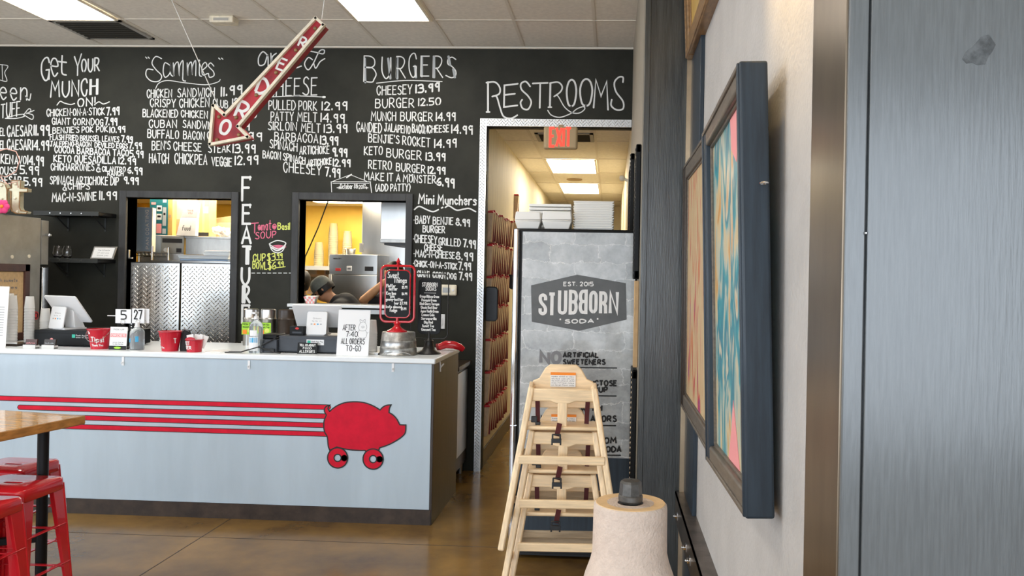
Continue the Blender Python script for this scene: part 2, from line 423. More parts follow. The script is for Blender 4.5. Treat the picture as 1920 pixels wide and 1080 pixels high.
S('ceiling_grid', g, 'tile_grid', ch, smooth=0)
S('baseboard_hall', BX(XHL, XHL+.014, YB2, 16, 0, .15), 'counter_brown', bevel=.004)
# kitchen shell
S('wall_kitchen_back', BX(-6.1, -1.25, 10.5, 10.6, 0, 2.6), 'wall_yellow', smooth=0)
S('wall_kitchen_left', BX(-6.2, -6.1, YB2, 10.6, 0, 2.6), 'wall_yellow', smooth=0)
S('wall_kitchen_right', BX(-1.252, -1.25, YB2, 10.6, 0, 2.6), 'wall_yellow', smooth=0)
S('ceiling_kitchen', BX(-6.2, -1.25, YB2, 10.6, 2.56, 2.64), 'ceiling_tile', smooth=0)
# diamond plate lugs
def lugs(mb, x0, x1, z0, z1, y, pitch, l, wd):
    i = 0; z = z0+pitch*.4
    while z < z1-pitch*.3:
        x = x0+pitch*(.4 if i % 2 else .9); k = 0
        while x < x1-pitch*.3:
            a = R(45) if (i+k) % 2 else R(135)
            u = Vector((math.cos(a), 0, math.sin(a))); v = Vector((-math.sin(a), 0, math.cos(a))); c = Vector((x, y, z))
            mb.add([c-u*l, c-v*wd, c+u*l, c+v*wd, c-u*l*.55+Vector((0, -.0028, 0)), c+u*l*.55+Vector((0, -.0028, 0))], [(0,1,4), (1,5,4), (1,2,5), (2,3,5), (3,4,5), (3,0,4)])
            x += pitch; k += 1
        z += pitch*.5; i += 1
    return mb
tr = BX(-1.158, -1.10, YB-.012, YB+.05, 0, 3.064).box(-1.10, XHR-.004, YB-.012, YB+.05, 3.0, 3.064)
lugs(tr, -1.158, -1.10, 0, 3.06, YB-.0121, .028, .013, .0045); lugs(tr, -1.10, XHR-.01, 3.0, 3.064, YB-.0121, .028, .013, .0045)
S('trim_5', tr, 'plate_bright', smooth=0)
def opening_frame(name, o, wo, top, bot, d=.03):
    mb = MB().box(o[0]-wo, o[0], YB-d, YB2, bot, top).box(o[1], o[1]+wo, YB-d, YB2, bot, top).box(o[0], o[1], YB-d, YB2, o[3], top)
    return S(name, mb, 'frame_grey', bevel=.003)
opening_frame('window_1', O1, .062, 2.395, 0)
w2 = opening_frame('window_2', O2, .060, 2.40, 1.33)
S('window_sill', BX(O2[0]-.06, O2[1]+.06, YB-.10, YB2+.05, 1.398, 1.425), 'laminate_white', w2, bevel=.003)
S('window_apron', BX(O2[0]-.06, O2[1]+.06, YB-.05, YB, 1.345, 1.385), 'laminate_white', w2, bevel=.003)
for n, (a, b) in (('door_1', (-4.283, -3.828)), ('door_2', (-3.818, -3.352))):
    d = S(n, BX(a, b, 7.262, 7.29, .12, 1.765), 'black_satin', bevel=.002)
    S('diamond_plate', lugs(BX(a+.006, b-.004, 7.256, 7.262, .13, 1.757), a+.006, b-.004, .13, 1.757, 7.2559, .040, .017, .0060), 'diamond_plate', d, smooth=0)
d1 = bpy.data.objects['door_1']
S('hinge_bracket', MB().box(-4.305, -4.29, 7.24, 7.262, 1.79, 1.87).box(-4.305, -4.262, 7.24, 7.262, 1.79, 1.802), 'steel', d1, bevel=.002)
# ------------------------------------------------------------------ lamps and ceiling fittings
def troffer(name, label, x0, x1, y0, y1, z, lamp, group):
    t = thing(name, label, 'ceiling light', ((x0+x1)/2, (y0+y1)/2, z), 0, group)
    a, b = (x1-x0)/2, (y1-y0)/2
    f = MB()
    for s in (-1, 1):
        f.box(s*a-(.022 if s > 0 else 0), s*a+(0 if s > 0 else .022), -b, b, -.014, -.002); f.box(-a+.022, a-.022, s*b-(.012 if s > 0 else 0), s*b+(0 if s > 0 else .012), -.014, -.002)
    f.build('frame', 'arrow_cream', t, smooth=0)
    BX(-a+.022, a-.022, -b+.012, b-.012, -.008, -.003).build('diffuser', lamp, t, smooth=0)
    return t
n_ = 0
for cx in (-1.735, -4.265, -6.75):
    for cy in (5.865, 2.115, -1.635):
        lab = {(-1.735, 5.865): 'long white ceiling light panel left of the restroom sign, above the red arrow tip', (-4.265, 5.865): 'long white ceiling light panel touching the square vent at upper left'}.get((cx, cy), 'white ceiling light panel out of view over the dining floor')
        troffer('ceiling_light', lab, cx-.302, cx+.302, cy-.615, cy+.615, ZC-.003, 'lamp_panel', 'ceiling light panels of the dining room')
troffer('ceiling_light', 'nearer glowing ceiling light panel in the restroom corridor, just below the exit sign', -.80, -.195, 9.75, 10.97, ZH-.003, 'lamp_hall', 'corridor ceiling lights')
troffer('ceiling_light', 'farther glowing ceiling light panel in the restroom corridor, above the foam boxes', -.80, -.195, 12.24, 13.55, ZH-.003, 'lamp_hall', 'corridor ceiling lights')
for i, (lx, ly) in enumerate(((-2.95, 9.6), (-4.3, 8.6), (-2.2, 8.4))):
    troffer('ceiling_light', 'bright kitchen ceiling light panel '+('seen at the top of the pass-through window', 'over the boxes behind the metal swing doors', 'over the cooking line, hidden by the window head')[i], lx-.6, lx+.6, ly-.3, ly+.3, 2.557, 'lamp_kitchen', 'kitchen ceiling lights')
def vent(label, x0, x1, y0, y1, z, n):
    t = thing('ceiling_vent', label, 'vent', ((x0+x1)/2, (y0+y1)/2, z)); a, b = (x1-x0)/2, (y1-y0)/2
    BX(-a+.03, a-.03, -b+.03, b-.03, -.002, 0).build('backing', 'vent_dark', t, smooth=0)
    MB().box(-a, a, -b, -b+.035, -.012, 0).box(-a, a, b-.035, b, -.012, 0).box(-a, -a+.035, -b, b, -.012, 0).box(a-.035, a, -b, b, -.012, 0).build('frame', 'vent_frame', t, smooth=0)
    s = MB()
    for k in range(n):
        y = -b+.05+(2*b-.1)*k/(n-1); s.bar((-a+.035, y, -.010), (a-.035, y, -.010), .016, .003, (0, .6, 1))
    s.build('louvre_slats', 'vent_frame' if False else 'vent_dark', t, smooth=0)
vent('square dark louvred ceiling vent beside the upper-left light panel', -4.56, -3.965, 6.50, 7.02, ZC-.001, 9)
vent('dark ceiling vent in the corridor behind the exit sign', -.76, -.195, 8.03, 8.49, ZH-.001, 7)
p = onZ(420, 44, ZC-.05)
t = thing('smoke_detector', 'small cream box alarm mounted on the ceiling near the arrow sign', 'alarm', (p.x, p.y, ZC-.001))
BX(-.095, .095, -.055, .055, -.055, 0).build('housing', 'arrow_cream', t, bevel=.008)
BX(-.06, .06, -.057, -.053, -.042, -.02).build('grille', 'vent_frame', t)
p = onZ(1077, 336, ZH)
tag(MB().lathe([(.11, 0), (.11, -.012), (.09, -.018), (.001, -.018)], 24, (p.x, p.y, ZH)).build('ceiling_speaker', 'exit_tan'), 'round tan disc on the corridor ceiling between the two lights', 'speaker')
# exit sign
t = thing('exit_sign', 'lit red exit sign hanging at the top of the restroom doorway', 'sign', (-.4515, 7.17, 2.892))
BX(-.146, .146, -.03, .03, -.098, .098).build('housing', 'exit_tan', t, bevel=.02, seg=4)
BX(-.02, .02, -.01, .01, .09, .115).build('hanger', 'exit_tan', t)
e = MB(); write(e, 'EXIT', (-.088, -.0312, -.074), (.088, -.0312, -.074), .156, .020, (0, 0, 1), (0, -1, 0), gap=2.0, wf=.8, round_=False)
e.build('lettering', 'exit_red', t)
# ================================================================== chalk lettering on the black wall (it belongs to the wall)
WN = Vector((0, -1, 0)); WV = Vector((0, 0, 1)); PXW = 1/217.
def line(mb, text, x0, y0, x1, y1, cap, w=1.95, **k):
    write(mb, text, onY(x0, y0, YB), onY(x1, y1, YB), cap*PXW, w*PXW, WV, WN, jit=k.pop('jit', .05), **k)
def curve(mb, pts, w=1.6):
    O = onY(pts[0][0], pts[0][1], YB)
    P = []
    for q in pts:
        v = onY(q[0], q[1], YB)-O; P.append((v.x, v.z))
    ribbon(mb, _crom(P), w*PXW, O, Vector((1, 0, 0)), WV, WN, nlift())
def lettering(name, label, lines, curves=(), m='chalk_white', heads=()):
    mb = MB()
    for l in lines:
        if len(l) == 6: line(mb, *l)
        else: line(mb, *l[:6], w=l[6], **(l[7] if len(l) > 7 else {}))
    for c in curves: curve(mb, *c)
    o = struct(mb.build(name, m, wall_back, smooth=0)); o['label'] = label
    return o
PW = 2.7
lettering('menu_lettering', 'white lettering of the green stuff list cut by the left edge',
 [('een', 0, 186, 50, 188, 42, 2.6), ('TUFF', 2, 221, 37, 217, 27, 2.4), ('EL', 0, 254, 9, 254, 14), ('CAESAR', 14, 256, 60, 254, 20, 2.4), ('11.99', 64, 253, 92, 254, 19, 3),
  ('EL', 0, 279, 9, 279, 15, 2.4), ('CAESAR', 14, 280, 58, 281, 19, 2.4), ('14.99', 61, 281, 91, 282, 18, 2.6), ('KEN', 2, 306, 24, 307, 17, 2.4), ('AVO', 28, 307, 49, 307, 15, 2.2), ('14.99', 52, 308, 81, 311, 17, 2.6),
  ('OUSE', 0, 327, 31, 327, 14, 2.2), ('5.99', 38, 325, 72, 328, 15, 2.6), ('AESAR', 0, 345, 40, 345, 14, 2.2), ('5.99', 45, 347, 78, 349, 15, 2.6)],
 [([(0, 121), (15, 124), (9, 136), (13, 152), (0, 150)], 1.4), ([(4, 121), (5, 149)], 1.4), ([(48, 180), (55, 188), (58, 176)], 2), ([(10, 222), (30, 216), (44, 214)], 1.6), ([(10, 222), (30, 222), (46, 218), (44, 214)], 1.6),
  ([(44, 216), (54, 204), (58, 208), (48, 214), (64, 207)], 1.6), ([(46, 216), (60, 224), (62, 216), (50, 212)], 1.6)])
lettering('menu_lettering', 'white lettering of the get your munch on list',
 [('G', 78, 150, 92, 148, 44, 3), ('e', 95, 142, 108, 143, 62, 2.8), ('t', 108, 139, 124, 141, 38, 3), ('Y', 139, 143, 152, 138, 38, 2.8), ('OUR', 153, 134, 186, 133, 24, 2.8), ('MUNCH', 95, 182, 181, 177, 30, 3, {'double': .010}),
  ('ON!', 146, 200, 178, 197, 15, 2.6), ('CHICKEN·ON·A·STICK', 88, 218, 196, 215, 13), ('7.99', 200, 216, 223, 215, 14, 2.6), ('GIANT CORNDOG', 98, 233, 193, 235, 12), ('7.99', 197, 234, 219, 235, 13, 2.6),
  ('BENJIE’S POK POK'.replace('’', "'"), 99, 250, 202, 247, 11), ('10.99', 206, 249, 234, 248, 11, 2.4), ('FLASH FRIED BRUSSEL LEAVES', 94, 262, 223, 266, 10, 1.8), ('7.99', 228, 266, 248, 268, 12, 2.4),
  ('JALEPENO·BACON', 94, 274, 171, 275, 9, 1.9), ('DEVILED EGGS', 178, 276, 239, 278, 9, 1.9), ('7.99', 242, 278, 265, 279, 11, 2.4), ('COCOA BARBACOA TACO', 103, 286, 241, 293, 12, 2.3), ('5.99', 244, 294, 268, 296, 13, 2.4),
  ('KETO QUESADILLA', 101, 303, 217, 307, 13, 2.3), ('12.99', 223, 307, 254, 309, 12, 2.4), ('CHICHARRONES', 96, 319, 176, 320, 13), ('&', 181, 322, 188, 322, 16, 2.2), ('CILANTRO', 192, 321, 235, 322, 9, 1.8), ('RANCH', 202, 329, 231, 330, 8, 1.8), ('6.99', 240, 324, 266, 328, 13, 2.6),
  ('SPINACH ARTICHOKE DIP', 94, 345, 222, 347, 15), ('9.99', 232, 344, 259, 346, 13, 2.6), ('&', 118, 357, 125, 357, 12), ('CHIPS', 128, 355, 168, 355, 11), ('MAC-N-SWINE', 98, 378, 180, 375, 15, 2.5), ('11.99', 187, 374, 218, 374, 15, 2.6)],
 [([(107, 197), (113, 190), (120, 193), (132, 196), (140, 194)], 2), ([(180, 194), (186, 191), (194, 195), (205, 191)], 2)])
lettering('menu_lettering', 'white lettering of the sammies sandwich list, partly behind the arrow',
 [('“', 273, 114, 280, 114, 7, 2), ('”', 410, 116, 418, 116, 7, 2), ('CHICKEN', 276, 183, 322, 182, 15), ('SANDWICH', 333, 182, 402, 181, 16), ('11.99', 415, 180, 453, 176, 16, 3),
  ('CRISPY', 282, 200, 329, 201, 15), ('CHICKEN', 337, 201, 392, 200, 16), ('CLUB', 400, 199, 427, 203, 14), ('12.99', 436, 200, 472, 200, 15, 2.6), ('BLACKENED', 268, 219, 333, 220, 14), ('CHICKEN', 340, 219, 389, 222, 13), ('CLUB 13.50', 398, 222, 481, 221, 13),
  ('CUBAN', 280, 239, 331, 239, 14), ('SANDWICH', 343, 239, 408, 243, 14), ('12.99', 430, 243, 467, 244, 14, 2.4), ('BUFFALO', 277, 258, 335, 260, 15), ('BACON', 344, 260, 383, 262, 15), ('CLUB', 389, 261, 425, 262, 14), ('12.99', 438, 263, 490, 264, 15, 2.6),
  ("BEN'S", 285, 281, 319, 280, 16), ('CHEESE', 326, 281, 377, 284, 15), ('STEAK', 391, 286, 432, 285, 14), ('13.99', 437, 286, 478, 287, 16, 2.7), ('HATCH', 280, 305, 316, 306, 18), ('CHICKPEA', 328, 306, 388, 309, 19), ('VEGGIE', 397, 310, 434, 312, 16), ('12.99', 441, 309, 483, 308, 16, 2.7)],
 [([(303, 110), (292, 106), (285, 118), (292, 130), (303, 142), (298, 152), (284, 152), (274, 142), (276, 130), (287, 131)], 2.0), ([(318, 122), (309, 118), (306, 134), (310, 145), (319, 136), (320, 118), (320, 138), (324, 143)], 2.0),
  ([(325, 118), (326, 143), (327, 124), (334, 117), (336, 143), (337, 124), (343, 114), (343, 138), (343, 150), (348, 152)], 2.0), ([(351, 118), (352, 142), (353, 124), (359, 117), (360, 141), (361, 124), (367, 114), (367, 142)], 2.0), ([(374, 120), (374, 140), (378, 143)], 2.0), ([(373, 113), (374, 114)], 3.4),
  ([(379, 132), (388, 124), (385, 117), (379, 124), (380, 140), (389, 138)], 2.0), ([(401, 124), (395, 118), (391, 124), (400, 134), (401, 142), (393, 145), (391, 138)], 2.0), ([(292, 166), (298, 156), (314, 151), (345, 155), (385, 159), (408, 154), (413, 149)], 1.5)])
lettering('menu_lettering', 'white lettering of the grilled cheese list, partly behind the arrow',
 [('HEESE', 518, 180, 594, 178, 34, 2.4), ('C', 502, 180, 515, 180, 32, 2.4), ('PULLED PORK', 504, 205, 594, 207, 17), ('12.99', 604, 206, 650, 206, 15, 2.6), ('PATTY', 508, 226, 550, 226, 16), ('MELT', 558, 227, 594, 229, 17), ('14.99', 602, 228, 645, 230, 16, 2.5),
  ('SIRLOIN', 503, 243, 556, 245, 15), ('MELT', 565, 247, 600, 249, 16), ('13.99', 608, 248, 650, 249, 15, 2.6), ('BARBACOA', 515, 263, 596, 268, 16), ('13.99', 601, 270, 633, 272, 15, 2.8), ('SPINACH', 506, 277, 557, 284, 15), ('ARTICHOKE', 562, 289, 617, 288, 15), ('9.99', 623, 292, 650, 294, 15, 2.8),
  ('BACON', 493, 296, 526, 299, 14), ('SPINACH', 531, 300, 572, 308, 13), ('ARTICHOKE', 577, 312, 621, 308, 12), ('12.99', 625, 311, 656, 313, 13, 2.6), ('CHEESEY', 532, 322, 602, 328, 18), ('7.99', 610, 330, 637, 333, 16, 2.6)],
 [([(502, 104), (493, 97), (485, 108), (486, 122), (496, 120), (502, 104), (503, 130)], 2.4), ([(508, 100), (509, 128), (510, 108), (518, 100)], 2.4), ([(522, 106), (522, 124)], 2.2), ([(549, 119), (561, 113), (558, 103), (550, 110), (551, 127), (565, 124)], 2.4),
  ([(586, 112), (578, 108), (571, 120), (578, 131), (588, 118), (599, 96), (608, 94), (606, 101), (592, 98), (570, 94)], 2.2), ([(588, 118), (592, 128), (600, 116), (609, 110)], 2.2), ([(500, 182), (560, 180), (607, 182)], 1.6), ([(500, 182), (502, 182)], 4), ([(606, 182), (609, 182)], 4)])
lettering('menu_lettering', 'white lettering of the burgers list',
 [('B', 682, 153, 705, 155, 48, 2.2), ('U', 716, 146, 732, 147, 38, 2.4), ('R', 743, 146, 760, 147, 40, 2.2), ('G', 767, 144, 780, 144, 42, 2.2), ('E', 789, 143, 804, 143, 38, 2.2), ('R', 812, 145, 830, 145, 40, 2.2), ('S', 836, 146, 854, 146, 40, 2.2)]+
 [(' I', x, y, x+.1, y, h, 5) for x, y, h in ()]+
 [('CHEESEY', 707, 178, 772, 176, 17), ('13.99', 780, 174, 823, 171, 15, 3.2), ('BURGER', 704, 202, 776, 201, 17), ('12.50', 785, 198, 826, 196, 13, 2.4), ('MUNCH', 696, 226, 742, 226, 16), ('BURGER', 751, 226, 811, 227, 16), ('14.99', 818, 226, 853, 226, 15, 2.4),
  ('CANDIED', 669, 246, 715, 249, 17), ('JALAPENO', 721, 245, 769, 251, 14), ('BACON', 773, 248, 801, 251, 16), ('CHEESE', 803, 249, 841, 247, 13), ('14.99', 847, 249, 885, 252, 15, 2.6), ("BENJIE'S", 691, 266, 748, 269, 15), ('ROCKET', 755, 271, 806, 276, 16), ('14.99', 815, 277, 855, 276, 15, 2.5),
  ('KETO', 683, 290, 717, 290, 15), ('BURGER', 725, 294, 790, 300, 16), ('13.99', 799, 300, 834, 302, 14, 2.6), ('RETRO', 691, 316, 734, 318, 16), ('BURGER', 743, 320, 797, 325, 15), ('12.99', 803, 325, 834, 327, 13, 2.7), ('MAKE IT A', 683, 337, 750, 340, 14), ('MONSTER', 756, 341, 817, 344, 14), ('6.99', 820, 347, 851, 352, 16, 3), ('(ADD PATTY)', 704, 358, 769, 358, 13)],
 [([(706, 156), (760, 151), (829, 153)], 1.6), ([(767, 327), (768, 328)], 2), ([(773, 327), (774, 328)], 2)])
mb = MB()
for x0, y0, x1, y1 in ((684, 110, 685, 154), (728, 110, 732, 147), (745, 109, 745, 147), (778, 124, 780, 145), (791, 106, 791, 143), (814, 106, 814, 145), (841, 106, 844, 122), (850, 130, 853, 145)):
    curve(mb, [(x0, y0), (x1, y1)], 4.4)
o = struct(mb.build('menu_lettering', 'chalk_grey', wall_back, smooth=0)); o['label'] = 'grey shading inside the burgers heading'
lettering('restroom_lettering', 'large ornate white restrooms lettering over the corridor doorway', [('E', 945, 201, 970, 198, 42, 3.2), ('T', 998, 203, 1026, 202, 46, 3.2), ('O', 1062, 200, 1080, 200, 50, 3.4), ('O', 1087, 198, 1110, 198, 50, 3.4), ('M', 1113, 201, 1140, 205, 54, 3.2)],
 [([(915, 154), (915, 209)], 3.6), ([(912, 155), (928, 154), (937, 164), (936, 176), (923, 181)], 3), ([(923, 181), (931, 181), (937, 200), (944, 218), (958, 222), (970, 216)], 3), ([(912, 210), (918, 210)], 3),
  ([(994, 162), (986, 153), (977, 157), (978, 168), (990, 180), (996, 192), (990, 205), (980, 203), (976, 193), (979, 187)], 3), ([(1032, 156), (1031, 200)], 3.6), ([(1031, 156), (1046, 154), (1054, 162), (1051, 172), (1039, 181)], 2.8), ([(1039, 181), (1046, 180), (1058, 200), (1072, 211), (1086, 212), (1096, 205), (1094, 200), (1082, 204), (1070, 213), (1050, 220), (1034, 216), (1027, 207)], 2),
  ([(1168, 154), (1168, 145), (1160, 145), (1152, 155), (1155, 172), (1168, 190), (1168, 204), (1156, 206), (1146, 198), (1147, 187)], 3), ([(1028, 201), (1034, 201)], 2.6)])
mb = MB()
for ch_, x, y, h, wd in (('F', 452, 375, 44, 17), ('E', 453, 419, 36, 16), ('A', 452, 456, 31, 18), ('T', 453, 495, 33, 16), ('U', 451, 533, 32, 16), ('R', 453, 567, 31, 15), ('E', 452, 605, 32, 15), ('S', 452, 645, 33, 14)):
    line(mb, ch_, x+2, y, x+wd, y, h, 4.6, double=.016)
    if ch_ in 'FET': curve(mb, [(x+wd, y-h), (x+wd, y-h+6)], 3)
o = struct(mb.build('feature_lettering', 'chalk_white', wall_back, smooth=0)); o['label'] = 'bold white features lettering running down the wall between the openings'
lettering('soup_lettering', 'pink tomato soup lettering', [('T', 471, 437, 484, 436, 18, 2), ('omat', 484, 432, 508, 431, 18, 1.7), ('o', 511, 430, 518, 430, 18, 1.7), ('SOUP', 479, 448, 517, 445, 12, 1.8)], [([(486, 428), (488, 428)], 6), ([(513, 426), (515, 426)], 6), ([(510, 463), (522, 461), (533, 463), (522, 465), (510, 463)], 4)], m='chalk_pink')
lettering('soup_lettering', 'yellow basil lettering and soup prices', [('Basil', 521, 430, 543, 430, 12, 1.9), ('CUP', 475, 490, 497, 489, 13, 2), ('$3', 501, 489, 516, 488, 14, 2), ('99', 519, 484, 529, 484, 9, 1.8), ('BOWL', 474, 503, 500, 505, 13, 2), ('$6', 502, 505, 517, 504, 14, 2), ('99', 521, 499, 531, 499, 8, 1.8)], [([(518, 487), (530, 487)], 1.6), ([(518, 502), (535, 500)], 1.6)], m='chalk_yellow')
lettering('soup_lettering', 'white soup bowl drawing with dashed line', [], [([(505, 457), (510, 469), (520, 474), (530, 470), (536, 457)], 1.8), ([(505, 457), (520, 451), (536, 456), (522, 467), (505, 458)], 1.8), ([(509, 464), (520, 470), (532, 464)], 2.6)]+[([(472+i*10, 512), (478+i*10, 512)], 1.2) for i in range(8)], m='chalk_white')
lettering('opening_date_lettering', 'small chalk sketch of a hanging sign with an opening date', [('+', 630, 355, 640, 355, 9, 1.6), ('October', 638, 354, 661, 354, 10, 1.3), ('8th', 664, 353, 671, 353, 8, 1.1), ('2017', 673, 354, 685, 353, 7, 1.2), ('+', 683, 355, 690, 355, 9, 1.6)],
 [([(622, 360), (621, 341)], 1.3), ([(621, 341), (695, 341)], 1.5), ([(694, 341), (697, 361)], 1.6), ([(624, 340), (656, 328)], 1), ([(658, 328), (688, 340)], 1), ([(650, 333), (659, 327)], 2.4), ([(624, 344), (692, 344)], 1)])
lettering('menu_lettering', 'white lettering of the mini munchers list beside the doorway', [('Mini', 785, 382, 813, 382, 17, 2.7), ('Munchers', 821, 383, 893, 384, 18, 2.7), ('·BABY', 776, 419, 806, 419, 14), ('BENJIE', 812, 420, 849, 421, 13), ('8.99', 855, 422, 880, 425, 13, 2.5), ('BURGER', 793, 435, 834, 437, 12),
  ('·CHEESEY', 775, 454, 819, 457, 14), ('GRILLED', 823, 459, 863, 462, 13), ('7.99', 869, 462, 891, 466, 14, 2.6), ('CHEESE', 796, 470, 829, 470, 11), ('·MAC-N-CHEESE', 776, 481, 852, 485, 12), ('8.99', 855, 486, 886, 489, 14, 2.5), ('·CHICK-ON-A-STICK', 775, 499, 857, 505, 11), ('7.99', 860, 505, 882, 507, 13, 2.5), ('GIANT CORN DOG', 783, 518, 855, 524, 11), ('7.99', 861, 524, 884, 526, 13, 2.6)],
 [([(777, 393), (786, 387), (800, 393), (812, 397), (822, 393)], 2.6), ([(828, 390), (830, 389)], 3), ([(835, 389), (842, 386), (856, 394), (870, 392), (880, 391), (892, 397)], 2.6)])
# ================================================================== order counter
def q(px, py, z=ZT): return onZ(px, py, z)
def plan(poly, Y):                                            # outline picked on the plane y = Y -> (x, z) pairs
    return [((v := onY(a, b, Y)).x, v.z) for a, b in poly]
ctr = thing('order_counter', 'long white order counter painted with a red pig on wheels', 'counter', (-4, YC, 0))
def P4(mb, name, m, **k):                                     # world-space builder for children of the counter
    mb.v = [(v[0]+4, v[1]-YC, v[2]) for v in mb.v]; return mb.build(name, m, ctr, **k)
P4(BX(-7.2, -1.198, YC, YC+.02, .104, 1.09), 'front_panel', 'counter_white', smooth=0)
P4(BX(-4.55, -1.200, YC+.02, 6.48, .10, 1.09).box(-7.2, -4.55, YC+.02, 5.80, .10, 1.09), 'carcass', 'counter_brown', smooth=0)
P4(BX(-1.198, -1.180, YC+.004, 6.50, 0, 1.118), 'side_panel', 'counter_brown', bevel=.002)
P4(BX(-7.2, -1.188, YC-.004, YC+.03, 0, .102), 'kick_board', 'kick_brown', smooth=0)
P4(MB().prism([(-7.2, YC-.014), (-1.171, YC-.014), (-1.171, 6.50), (-4.55, 6.50), (-4.55, 5.82), (-7.2, 5.82)], (0, 0, 1.090), (1, 0, 0), (0, 1, 0), (0, 0, ZT-1.090)), 'worktop', 'laminate_white', bevel=.008)
for px, py in ((231, 677), (467, 684), (737, 689)):
    v = onY(px, py, YC); h = MB().box(v.x-.008, v.x+.008, YC-.004, YC, v.z-.03, v.z+.03)
    h.tube([(v.x, YC-.004, v.z-.005), (v.x, YC-.022, v.z-.018), (v.x, YC-.024, v.z-.004)], .003)
    P4(h, 'bag_hook', 'white_plastic')
v = Vector((-1.18, 5.78, 1.06))
P4(MB().tube([(v.x, v.y, v.z+.05), (v.x+.006, v.y, v.z), (v.x+.006, v.y, v.z-.04)], .005).tube([(v.x+.006, v.y, v.z-.012), (v.x+.022, v.y+.03, v.z+.012)], .005), 'bag_hook', 'white_plastic')
# the pig and its speed stripes, painted on the panel
def rb(mb, P, w, lift=.0012): ribbon(mb, P, w, Vector((0, YC, 0)), Vector((1, 0, 0)), Vector((0, 0, 1)), Vector((0, -1, 0)), lift)
st, so = MB(), MB()
for l, r_, t0, t1 in (((-3, 746.3), (616, 763.5), 7.5, 9), ((37, 763.6), (613, 780.5), 6, 9), ((118, 782), (610, 797.5), 7, 9), ((117, 799.3), (614, 814), 6, 8.5)):
    a, b = onY(*l, YC), onY(*r_, YC); rb(so, [(a.x, a.z), (b.x, b.z)], .0375, .0006); rb(st, [(a.x, a.z), (b.x, b.z)], .0275, .0010)
P4(so, 'painted_stripe_outline', 'line_black', smooth=0); P4(st, 'painted_stripes', 'pig_red', smooth=0)
pz = lambda pts: [(590+a/7.2, 740+b/7.2) for a, b in pts]
body = _crom([(205, 225), (250, 185), (320, 140), (420, 105), (540, 95), (660, 105), (780, 145), (885, 205)])+_crom([(885, 205), (925, 165), (975, 142), (1032, 138)])+_crom([(1032, 138), (1010, 185), (1005, 240)])+_crom([(1005, 240), (1060, 275), (1110, 330), (1150, 405)])+[(1232, 408), (1230, 480)]+_crom([(1230, 480), (1215, 530), (1150, 590), (1050, 650), (960, 690), (880, 715)])+[(868, 745), (690, 765)]+_crom([(682, 752), (600, 752), (500, 745), (400, 730), (300, 705)])+[(205, 750)]+_crom([(205, 750), (185, 690), (172, 570), (140, 510), (125, 440), (130, 350), (160, 275)])+_crom([(160, 275), (132, 215), (150, 165), (205, 140)])+_crom([(205, 140), (182, 185), (205, 225)])
bp = []
for p_ in plan(pz(body), YC):
    if not bp or (Vector(p_)-Vector(bp[-1])).length > .0015: bp.append(p_)
pg = MB(); pg.prism(bp, (0, YC-.0022, 0), (1, 0, 0), (0, 0, 1), (0, .0012, 0)); 
P4(pg, 'painted_pig', 'pig_red', smooth=0)
ol = MB(); rb(ol, bp+[bp[0]], .009, .0030); P4(ol, 'painted_pig_outline', 'line_black', smooth=0)
for cx_, cy_ in ((312, 852), (790, 868)):
    c = onY(590+cx_/7.2, 740+cy_/7.2, YC); wl, wo = MB(), MB(); k = 40
    ring = lambda r: [(c.x+r*math.cos(2*math.pi*i/k), c.z+r*math.sin(2*math.pi*i/k)) for i in range(k+1)]
    rb(wl, ring(.0455), .047, .0036); rb(wo, ring(.069), .009, .0042); rb(wo, ring(.0245), .008, .0042)
    wl_ = P4(wl, 'painted_wheel', 'pig_red', smooth=0); wo.v = [(v_[0]+4, v_[1]-YC, v_[2]) for v_ in wo.v]; wo.build('painted_wheel_outline', 'line_black', wl_, smooth=0)
# ------------------------------------------------------------------ things on the counter, left to right
def flat_text(mb, text, x0, x1, z, cap, w, y, **k): write(mb, text, (x0, y, z), (x1, y, z), cap, w, (0, 0, 1), (0, -1, 0), **k)
def card(name, label, cat, x0, x1, y, h, lines, m='paper', tilt=8, rz=0, t=.004):
    """upright sheet: local x along its width, leaning back"""
    o = thing(name, label, cat, ((x0+x1)/2, y, ZT), R(rz)); W_ = (x1-x0)/2; a = R(tilt)
    U, V, Nn = Vector((1, 0, 0)), Vector((0, math.sin(a), math.cos(a))), Vector((0, -math.cos(a), math.sin(a)))
    MB().prism([(-W_, 0), (W_, 0), (W_, h), (-W_, h)], (0, 0, 0), U, V, -Nn*t).build('sheet', m, o, smooth=0)
    for i, (mm, nm, fn) in enumerate(lines):
        mb = MB(); fn(mb, U, V, Nn, W_, h); mb.build(nm, mm, o, smooth=0)
    return o
def rule(mb, pts, w, U, V, Nn): ribbon(mb, pts, w, Vector((0, 0, 0)), U, V, Nn, nlift())
def tx(mb, s, x0, x1, z, cap, w, U, V, Nn, **k): write(mb, s, U*x0+V*z, U*x1+V*z, cap, w, V, Nn, **k)
def gl_lines(n): return lambda mb, U, V, Nn, W_, h: [rule(mb, [(-W_*.7, h*(.2+.5*i/n)), (W_*.7, h*(.2+.5*i/n))], .003, U, V, Nn) for i in range(n)]
a = onY(12, 540, 5.67)
card('paper_sign', 'white printed paper sign standing at the far left end of the counter', 'sign', a.x-.17, a.x, 5.67, .43, [('ink_grey', 'printing', gl_lines(12))], tilt=4)
